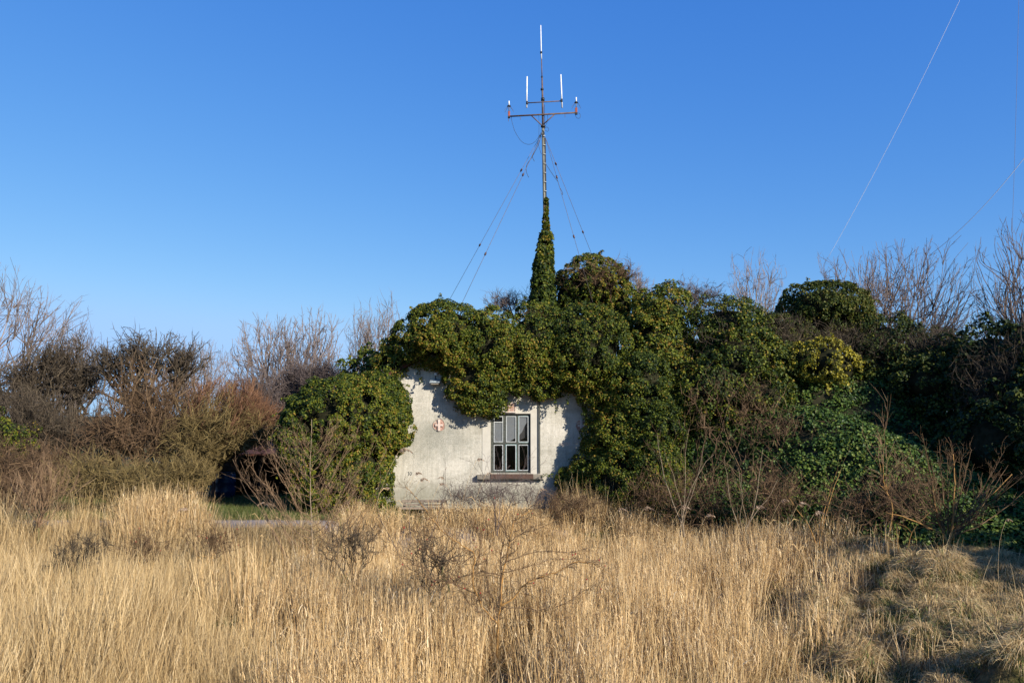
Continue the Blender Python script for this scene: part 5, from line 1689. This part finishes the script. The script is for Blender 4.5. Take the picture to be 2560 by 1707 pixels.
tree_g('sapling', 1850, 17.8, 1080, 1770, 1960, [dict(n=5, len=1, rad=.014, lean=.3, steps=9, wander=.12, up=.02, taper=.3), dict(n=7, ratio=.45, ang=.6, t0=.25, steps=5, wander=.15, up=.03, rr=.5), dict(n=4, ratio=.4, ang=.6, steps=3, wander=.15, up=.02, rr=.6)], 'pale forked stems in front of the pale tangled bramble', 'sapling', 'twig_brown', bark='bark_pale', seed=114, rs=.75, rmin=.003)
tree_g('sapling', 2238, 15.2, 1280, 2200, 2300, [dict(n=2, len=1, rad=.012, lean=.3, steps=7, wander=.15, up=.03, taper=.3), dict(n=5, ratio=.5, ang=.6, t0=.3, steps=4, wander=.2, up=.02, rr=.5)], 'tiny bare shoot between the tussocks and the dark hedge foot', 'sapling', 'twig_olive', bark='bark_orange', seed=115, rs=1.0, rmin=.003)
tree_g('sapling', 1040, 17.0, 1150, 960, 1130, [dict(n=3, len=1, rad=.012, lean=.35, steps=9, wander=.1, up=.03, taper=.3), dict(n=6, ratio=.45, ang=.5, t0=.3, steps=5, wander=.12, up=.05, rr=.5), dict(n=3, ratio=.4, ang=.6, steps=3, wander=.15, up=.02, rr=.6)], 'thin bare stems crossing the lower left of the whitewashed wall', 'sapling', 'twig_purple', seed=116, rs=.9, rmin=.0025)
tree_g('sapling', 1240, 18.6, 1085, 1150, 1350, [dict(n=5, len=1, rad=.011, lean=.4, steps=9, wander=.1, up=.04, taper=.3), dict(n=6, ratio=.45, ang=.5, t0=.3, steps=5, wander=.12, up=.05, rr=.5), dict(n=3, ratio=.4, ang=.6, steps=3, wander=.15, up=.02, rr=.6)], 'fine bare stems rising before the window', 'sapling', 'twig_purple', seed=117, rs=.9, rmin=.0022)

# trees outside the right edge whose shade falls on the right thicket
ivy_mass('evergreen_tree', [((14.5, 9.2, 2.2), (1.7, 1.7, 2.3)), ((16.6, 11.8, 2.9), (2.0, 2.0, 2.9)), ((18.5, 14.5, 3.4), (2.2, 2.2, 3.2))],
    'dense dark evergreen just outside the right edge of the picture', 'tree', mat='leaf_dark', dens=5, rad=(.2, .4), per=40, size=.13)

# ================================================================== REEDS AND GRASS (uncountable)
def blades(n, h, hv, spread, lean, bend, w, segs, seed, tint=(0, 1), base_r=.2, leafy=0.0):
    """ribbons: V,F,T"""
    r = np.random.default_rng(seed)
    a = r.uniform(0, 2 * math.pi, n); rr = base_r * np.sqrt(r.random(n))
    b = np.stack([rr * np.cos(a), rr * np.sin(a), np.full(n, -.03)], -1)
    H = np.maximum(h + r.normal(0, hv, n), h * .25)
    la = r.uniform(0, 2 * math.pi, n); lm = np.abs(r.normal(0, lean, n))
    out = np.stack([np.cos(a), np.sin(a)], -1) * spread
    hd = np.stack([np.cos(la), np.sin(la)], -1) * lm[:, None] + out * r.uniform(.2, 1.2, (n, 1))
    t = np.linspace(0, 1, segs + 1)
    bn = np.abs(r.normal(bend, bend * .6 + .01, n))
    z = H[:, None] * (t[None] - bn[:, None] * t[None] ** 2 * .5)
    xy = H[:, None, None] * (hd[:, None, :] * t[None, :, None] + unit(hd)[:, None, :] * (bn[:, None] * t[None] ** 2)[:, :, None] * .9)
    C = b[:, None, :] + np.concatenate([xy, z[:, :, None]], 2)
    sa = r.uniform(0, math.pi, n)
    side = np.stack([np.cos(sa), np.sin(sa), np.zeros(n)], -1)
    ww = w * r.uniform(.6, 1.3, n)
    wt = ww[:, None] * (1 - .75 * t[None] ** 2)
    V = np.stack([C - side[:, None, :] * wt[..., None] / 2, C + side[:, None, :] * wt[..., None] / 2], 2)
    ii = np.arange(n * (segs + 1) * 2).reshape(n, segs + 1, 2)
    Q = np.stack([ii[:, :-1, 0], ii[:, :-1, 1], ii[:, 1:, 1], ii[:, 1:, 0]], -1).reshape(-1, 4)
    T = np.repeat(r.uniform(tint[0], tint[1], n), segs)
    return V.reshape(-1, 3), Q, T


def join(parts):
    V = []; F = []; T = []; n = 0
    for v, f, t in parts:
        V.append(v); F.append(f + n); T.append(t); n += len(v)
    return np.concatenate(V), np.concatenate(F), np.concatenate(T)


def reed_leaves(n, h, seed, br=.2):
    """strap leaves hanging off the stalks at all heights"""
    r = np.random.default_rng(seed)
    a = r.uniform(0, 2 * math.pi, n); rr = br * np.sqrt(r.random(n))
    z0 = r.uniform(.1, .92, n) * h
    b = np.stack([rr * np.cos(a), rr * np.sin(a), z0], -1)
    d = r.uniform(0, 2 * math.pi, n); L = r.uniform(.12, .34, n)
    t = np.linspace(0, 1, 4)
    up = r.uniform(.5, 1.3, n); dr = r.uniform(.3, 1.6, n)
    hor = L[:, None] * t[None] * .55
    zz = L[:, None] * (up[:, None] * t[None] - dr[:, None] * t[None] ** 2)
    C = b[:, None, :] + np.stack([hor * np.cos(d)[:, None], hor * np.sin(d)[:, None], zz], -1)
    side = np.stack([-np.sin(d), np.cos(d), np.zeros(n)], -1)
    wt = r.uniform(.006, .013, n)[:, None] * (1 - .8 * t[None] ** 2)
    V = np.stack([C - side[:, None, :] * wt[..., None] / 2, C + side[:, None, :] * wt[..., None] / 2], 2)
    ii = np.arange(n * 8).reshape(n, 4, 2)
    Q = np.stack([ii[:, :-1, 0], ii[:, :-1, 1], ii[:, 1:, 1], ii[:, 1:, 0]], -1).reshape(-1, 4)
    return V.reshape(-1, 3), Q, np.repeat(r.uniform(.1, .95, n), 3)


def proto_collection(name, metas):
    c = bpy.data.collections.new(name)
    for i, (v, f, t, mat) in enumerate(metas):
        o = bpy.data.objects.new('%s_clump' % name, make_mesh(name + '_clump', v, f, mat, t))
        c.objects.link(o)
    return c


def scatter(name, pts, rotz, tilt, scale, coll, label, cat, seed=0):
    """one object of uncountable plants: geometry nodes place clumps on the points"""
    r = np.random.default_rng(seed)
    n = len(pts)
    me = bpy.data.meshes.new(name)
    me.vertices.add(n)
    me.vertices.foreach_set('co', np.ascontiguousarray(pts, dtype=np.float32).ravel())
    at = me.attributes.new('rot', 'FLOAT_VECTOR', 'POINT')
    R = np.concatenate([tilt, rotz[:, None]], 1)
    at.data.foreach_set('vector', np.ascontiguousarray(R, dtype=np.float32).ravel())
    at = me.attributes.new('scl', 'FLOAT_VECTOR', 'POINT')
    at.data.foreach_set('vector', np.ascontiguousarray(scale, dtype=np.float32).ravel())
    at = me.attributes.new('pick', 'INT', 'POINT')
    at.data.foreach_set('value', r.integers(0, len(coll.objects), n).astype(np.int32))
    o = link(name, me)
    ng = bpy.data.node_groups.new(name + '_nodes', 'GeometryNodeTree')
    ng.interface.new_socket('Geometry', in_out='INPUT', socket_type='NodeSocketGeometry')
    ng.interface.new_socket('Geometry', in_out='OUTPUT', socket_type='NodeSocketGeometry')
    gi_ = ng.nodes.new('NodeGroupInput'); go_ = ng.nodes.new('NodeGroupOutput')
    ip = ng.nodes.new('GeometryNodeInstanceOnPoints')
    ci = ng.nodes.new('GeometryNodeCollectionInfo')
    ci.inputs['Collection'].default_value = coll
    ci.inputs['Separate Children'].default_value = True
    ci.inputs['Reset Children'].default_value = True
    def attr(nm, ty):
        a = ng.nodes.new('GeometryNodeInputNamedAttribute'); a.data_type = ty
        a.inputs['Name'].default_value = nm
        return a.outputs['Attribute']
    ng.links.new(gi_.outputs[0], ip.inputs['Points'])
    ng.links.new(ci.outputs[0], ip.inputs['Instance'])
    ip.inputs['Pick Instance'].default_value = True
    ng.links.new(attr('pick', 'INT'), ip.inputs['Instance Index'])
    e2r = ng.nodes.new('FunctionNodeEulerToRotation')
    ng.links.new(attr('rot', 'FLOAT_VECTOR'), e2r.inputs[0])
    ng.links.new(e2r.outputs[0], ip.inputs['Rotation'])
    ng.links.new(attr('scl', 'FLOAT_VECTOR'), ip.inputs['Scale'])
    ng.links.new(ip.outputs[0], go_.inputs[0])
    md = o.modifiers.new('plants', 'NODES'); md.node_group = ng
    tag(o, label, cat, kind='stuff')
    return o


def reed_mask(x, y):
    """how densely reeds stand at a place, 0..1"""
    edge = .9 * noise2(x * .6, y * .6, 21) + .5 * noise2(x * 1.9, y * 1.9, 22)
    dx_ = x - (2.9 + (y - 12) * .62 + edge * 2)
    r = .80 * sstep(0.9, -0.9, dx_) + .20 * sstep(3.6, 0.2, dx_)
    r = r * (1 - sstep(14.6, 15.6, y + .6 * edge) * sstep(-3.6, -4.4, x))
    l = sstep(-1.2, 1.2, x - (-3.2 - (y - 11) * .42 + edge * 2.2))
    far = np.where(x > -4.6, 20.8 - .3 * np.clip(x - 2, 0, 9), 17.6) + edge * .6
    f = sstep(.5, -.5, y - np.minimum(far, foot(x) + .2))
    return r * l * f


reed_metas = []
for s_ in range(14):
    h = rng.uniform(1.1, 1.35)
    parts = [blades(34, h, .14, .05, .07, .05, .0075, 4, 900 + s_, (.15, 1), .24),
             blades(4, h * 1.1, .1, .05, .35, .1, .007, 4, 950 + s_, (0, .8), .24),
             blades(26, h * .5, .16, .15, .35, .5, .008, 3, 980 + s_, (0, .7), .26),
             reed_leaves(46, h, 1000 + s_, .26)]
    v, f, t = join(parts)
    reed_metas.append((v, f, t, M['straw']))
reed_c = proto_collection('reed', reed_metas)
n = 6400
x = rng.uniform(-9.5, 9.5, n); y = rng.uniform(5.5, 21.8, n)
gap = np.maximum(sstep(.06, .20, noise2(x * .9, y * .42, 34)) * sstep(15.5, 12.5, y), .8 * sstep(.18, .30, noise2(x * 1.9, y * .7, 36)))
for gx0, gy0, ga, gb in ((-1.05, 10.9, .55, .9), (.45, 10.6, .5, .8), (-.25, 10.7, .35, .9), (-2.3, 10.6, .35, .9), (-3.4, 9.9, .5, .7), (2.6, 9.6, .6, .8)):
    gap = np.maximum(gap, sstep(1.25, .75, np.hypot((x - gx0) / ga, (y - gy0) / gb)) * .96)
k = rng.random(n) < reed_mask(x, y) * (.74 + .55 * noise2(x * 1.3, y * 1.3, 33)) * (1 - .88 * gap)
x, y = x[k], y[k]
pt = np.stack([x, y, ground_z(x, y)], -1)
n = len(x)
hs_ = (1 + .28 * noise2(x * .7, y * .7, 41) + rng.normal(0, .07, n)) * np.interp(y, [6, 9, 14, 18.2, 19.6, 21.5], [.82, .93, .92, .80, .52, .32]) * np.interp(x - (2.9 + (y - 12) * .62), [-1.5, 0, 2.5], [1, .85, .6])
scatter('reed_bed', pt, rng.uniform(0, 6.28, n), rng.normal(0, .05, (n, 2)) + np.array([0, .02]), np.stack([np.ones(n) * 1.05, np.ones(n) * 1.05, hs_], -1), reed_c,
        'broad bed of dry golden reeds filling the foreground', 'reeds', 5)

# the pale clump of reeds left of the path opening
n = 70
x = rng.normal(-7.9, .5, n); y = rng.normal(18.2, .3, n)
scatter('reed_clump', np.stack([x, y, ground_z(x, y)], -1), rng.uniform(0, 6.28, n), rng.normal(0, .05, (n, 2)), np.stack([np.ones(n), np.ones(n), rng.uniform(.5, .95, n)], -1), reed_c,
        'dense pale clump of reeds in front of the golden undergrowth at left', 'reeds', 6)

def thatch_dome(seed):
    """a tussock: fine dead blades rooted over a dome, combed outwards and hanging down its sides"""
    r = np.random.default_rng(seed)
    R_ = r.uniform(.24, .34); Hh = r.uniform(.17, .27)
    n = 520
    a = r.uniform(0, 6.283, n); q = np.sqrt(r.random(n)) * .95
    root_ = np.stack([R_ * q * np.cos(a), R_ * q * np.sin(a), Hh * (1 - q ** 2) - .03], -1)
    o = np.stack([np.cos(a), np.sin(a), 0 * a], -1)
    L = r.uniform(.14, .30, n) * (1.05 - .3 * q)
    cmb = np.array([-.25, -.12, 0]) * 1.0
    d0 = unit(o * (.15 + .75 * q[:, None]) + np.array([0, 0, 1]) * (1.15 - .5 * q[:, None]) + cmb + r.normal(0, .22, (n, 3)))
    d1 = unit(d0 + o * .45 - np.array([0, 0, 1.0]) * r.uniform(.6, 1.5, (n, 1)))
    d2 = unit(d1 - np.array([0, 0, 1.0]) * r.uniform(.3, 1.0, (n, 1)))
    p = [root_, root_ + d0 * L[:, None] * .45]
    p.append(p[1] + d1 * L[:, None] * .4); p.append(p[2] + d2 * L[:, None] * .35)
    C = np.stack(p, 1)
    sd = unit(np.cross(d0, r.normal(size=(n, 3))))
    w = r.uniform(.0035, .0065, n)[:, None] * np.array([[1, .95, .75, .25]])
    V = np.stack([C - sd[:, None] * w[..., None] / 2, C + sd[:, None] * w[..., None] / 2], 2)
    ii = np.arange(n * 8).reshape(n, 4, 2)
    Q = np.stack([ii[:, :-1, 0], ii[:, :-1, 1], ii[:, 1:, 1], ii[:, 1:, 0]], -1).reshape(-1, 4)
    t = np.clip(r.normal(.64, .22, n), 0, .93)
    g_ = r.random(n) < .06
    t[g_] = r.uniform(.94, 1, g_.sum())
    return V.reshape(-1, 3), Q, np.repeat(t, 3)


grass_metas = []
for s_ in range(14):
    v, f, t = join([thatch_dome(1100 + s_), blades(12, .52, .12, .12, .12, .2, .0052, 4, 1180 + s_, (.45, .92), .2), blades(22, .2, .05, .4, .3, .5, .006, 2, 1150 + s_, (.9, 1), .34)])
    grass_metas.append((v, f, t, M['grass_dry']))
grass_c = proto_collection('tussock', grass_metas)
# discrete tussocks on a jittered grid at the right, looser grass at the left
gx_, gy_ = np.meshgrid(np.arange(1.2, 14, .42), np.arange(5.0, 19, .44))
tx = (gx_ + rng.uniform(-.17, .17, gx_.shape)).ravel(); ty = (gy_ + rng.uniform(-.17, .17, gx_.shape)).ravel()
ts = rng.uniform(.6, 1.3, len(tx))
ok = (rng.random(len(tx)) < (.97 - .8 * reed_mask(tx, ty)) * (.12 + .88 * (noise2(tx * 1.5, ty * 1.3, 77) > -.33))) & (ty < foot(tx) + .6)
tx, ty, ts = tx[ok], ty[ok], ts[ok]
x1, y1 = tx, ty
z1 = ground_z(tx, ty)
tl1 = rng.normal(0, .10, (len(tx), 2))
s1 = ts
n = 13000
x2 = rng.uniform(-17, 4, n); y2 = 4.5 + 17.0 * rng.random(n) ** 1.15
rm = reed_mask(x2, y2)
den = np.clip(1 - rm * 1.15, .06, 1) * (.30 + 1.5 * sstep(-.25, .2, noise2(x2 * .8, y2 * 1.3, 51)))
k = (rng.random(n) < den) & ~((y2 > 18.75) & (x2 < 1.5)) & ((x2 < 2.5) | (rm > .3)) & (y2 < foot(x2) + .6)
x2, y2 = x2[k], y2[k]; n2 = len(x2)
z2 = ground_z(x2, y2)
tl2 = np.stack([rng.normal(-.10, .2, n2), rng.normal(.0, .22, n2)], -1)
s2 = 1 + .5 * noise2(x2 * .9, y2 * .9, 52) + rng.normal(0, .12, n2)
meadow_metas = []
for s_ in range(10):
    parts = [blades(90, .40, .10, .10, .12, .30, .0058, 4, 1600 + s_, (.05, .92), .24), blades(60, .22, .07, .25, .3, .7, .006, 3, 1630 + s_, (.0, 1), .25),
             blades(12, .75, .16, .05, .09, .10, .0058, 4, 1660 + s_, (.45, .92), .24)]
    v, f, t = join(parts)
    meadow_metas.append((v, f, t, M['grass_dry']))
meadow_c = proto_collection('meadow', meadow_metas)
hz2 = s2 * 1.0 * (1 - .30 * sstep(14.5, 16.5, y2) * sstep(-3.4, -4.4, x2) + .45 * sstep(16.6, 17.6, y2) * sstep(-7.2, -8.2, x2))
scatter('meadow_grass', np.stack([x2, y2, z2 - .02], -1), rng.uniform(0, 6.28, n2), tl2 * .7, np.stack([s2, s2, hz2], -1), meadow_c,
        'pale dry meadow grass standing at the left of the reeds', 'grass', 9)
x, y, zt_, tilt, sc = x1, y1, z1 - .02, tl1, s1
n = len(x)
hz = sc * np.where(x < 0, 1.05, .95) * (1 - .45 * sstep(14.5, 16.5, y) * sstep(-3.4, -4.4, x)) * sstep(foot(x) + 1.2, foot(x) - 1.6, y).clip(.35, 1)
scatter('tussock_grass', np.stack([x, y, zt_], -1), rng.uniform(0, 6.28, n), tilt, np.stack([sc, sc, hz], -1), grass_c,
        'pale dry tussock grass on the hummocky ground around the reeds', 'grass', 7)

green_metas = []
for s_ in range(5):
    v, f, t = blades(170, .10, .035, .3, .3, .5, .005, 2, 1300 + s_, (0, 1), .24)
    green_metas.append((v, f, t, M['grass_green']))
green_c = proto_collection('turf', green_metas)
n = 22000
x = rng.uniform(-16, 12, n); y = rng.uniform(5, 27, n)
verge = (y > 20.4) & (y < 26) & (x < -3.0)
hollow = ((noise2(x * .5, y * .5, 61) > .02) | (x > 3 + (y - 12) * .4)) & (y < 18.8) & (rng.random(n) < .30) & (y < foot(x))
k = verge | hollow
x, y = x[k], y[k]; n = len(x)
scatter('green_grass', np.stack([x, y, ground_z(x, y)], -1), rng.uniform(0, 6.28, n), rng.normal(0, .1, (n, 2)), np.ones((n, 3)) * rng.uniform(.7, 1.5, (n, 1)), green_c,
        'short green grass along the path verge and in the hollows', 'grass', 8)


# tall single reeds with plumes
def plume_reed(px, Y, ptop, lean, label, group, curve=.12, size=.2, seed=1):
    r = np.random.default_rng(seed)
    x = P(px, 1000, Y)[0]; z = float(ground_z(x, Y))
    t = P(px, ptop, Y)
    H = t[2] - z
    root = empty('tall_reed', (float(x), Y, z), label, 'reed', group)
    tt = np.linspace(0, 1, 9)
    pts = np.stack([x + H * (lean * tt + curve * np.sign(lean + 1e-6) * tt ** 4), Y + 0 * tt, z + H * tt * (1 - .0 * tt)], -1)
    MB().tube(pts, np.linspace(.0042, .0022, 9), 4).build('stem', M['straw_solid'], root, True)
    d = unit(pts[-1] - pts[-2]); sg = np.sign(lean + 1e-6)
    V = []; F = []; T = []
    n = 40
    s0 = r.random(n)
    bow = np.stack([sg * (s0 * .35 + .45 * s0 ** 2), 0 * s0, s0 * .95 - .95 * s0 ** 2], -1) * size
    base = pts[-1] + bow
    L = size * r.uniform(.22, .45, n) * (1.15 - .6 * s0)
    dirs = unit(np.stack([sg * (.5 + .4 * r.random(n)), r.normal(0, .25, n), -.35 - .9 * s0 + r.normal(0, .2, n)], -1))
    tip = base + dirs * L[:, None]
    mid = base + dirs * L[:, None] * .5
    sd = unit(np.cross(dirs, r.normal(size=(n, 3)))) * (.006 + .004 * r.random((n, 1)))
    V = np.stack([base, mid + sd, tip, mid - sd], 1).reshape(-1, 3)
    F = np.arange(n * 4).reshape(-1, 4)
    mobj('plume', V, F, M['plume'], root, r.uniform(0, 1, n))
    for _ in range(3 if size > .15 else 0):
        i = int(r.integers(2, 7)); p0 = pts[i]
        dd = r.choice([-1, 1]); Lf = r.uniform(.15, .3)
        q = np.array([p0, p0 + (dd * Lf * .4, 0, Lf * .5), p0 + (dd * Lf * .9, 0, Lf * .35)])
        w = .006
        V = np.array([q[0] - (0, 0, w), q[0] + (0, 0, w), q[1] + (0, 0, w), q[1] - (0, 0, w), q[2]])
        mobj('leaf', V, [np.array([[0, 1, 2, 3]]), np.array([[3, 2, 4]])], M['straw'], root, np.array([.6, .6]))


M['straw_solid'] = plain('reed_stem', (.52, .38, .20), .6, 0, 20, (.36, .25, .12))
GRP = 'tall reeds with drooping plumes'
for i, (px, Y, pt_, ln, sz_, lb) in enumerate([
    (900, 15.0, 1128, .12, .30, 'tall pale reed nodding over the right side of the left ivy bush'),
    (985, 17.0, 1185, .06, .22, 'leaning reed at the lower left corner of the whitewashed wall'),
    (1005, 17.4, 1200, .05, .24, 'plumed reed just below the painted number ten'),
    (1022, 17.6, 1222, -.06, .20, 'short plumed reed left of the bench, bowed left'),
    (1062, 18.0, 1212, .03, .20, 'thin plumed reed above the plank bench'),
    (1142, 17.8, 1150, .04, .20, 'high plumed reed halfway between painted number and window'),
    (1150, 18.3, 1195, -.03, .18, 'plumed reed left of the window ledge'),
    (1172, 18.0, 1185, .04, .18, 'plumed reed touching the left end of the window ledge'),
    (1310, 18.3, 1225, .05, .20, 'plumed reed under the right half of the window'),
    (1470, 17.6, 1275, .25, .24, 'bent reed arching right in front of the lower ivy'),
    (1535, 17.2, 1272, .22, .26, 'reed bowed right, first past the wall corner ivy'),
    (1630, 17.2, 1270, .20, .26, 'reed bowed right at the foot of the pale bare stems'),
    (1712, 17.0, 1290, .12, .24, 'low reed left of the cluster of pale plumes'),
    (1835, 16.8, 1270, .10, .28, 'pale plumed reed, left of the bright pair before the mound'),
    (1880, 16.6, 1255, .18, .30, 'bright plumed reed leaning right, tallest of the pair before the mound'),
    (1930, 16.4, 1262, .16, .30, 'bright plumed reed leaning right under the ivy slope'),
    (1965, 16.3, 1285, .22, .32, 'feathery pale reed just left of the golden forked sapling'),
    (515, 16.6, 1275, -.1, .26, 'curled plume standing before the grass verge at left'),
    (650, 17.0, 1262, .02, .22, 'upright plumed reed before the dark shed mouth'),
    (700, 16.8, 1260, -.03, .22, 'plumed reed left of the tall sapling trunk'),
    (2470, 13.2, 1300, .02, .12, 'thin upright stalk rising from tussocks before the black shade')]):
    plume_reed(px, Y, pt_, ln, lb, GRP, size=sz_, seed=1400 + i)
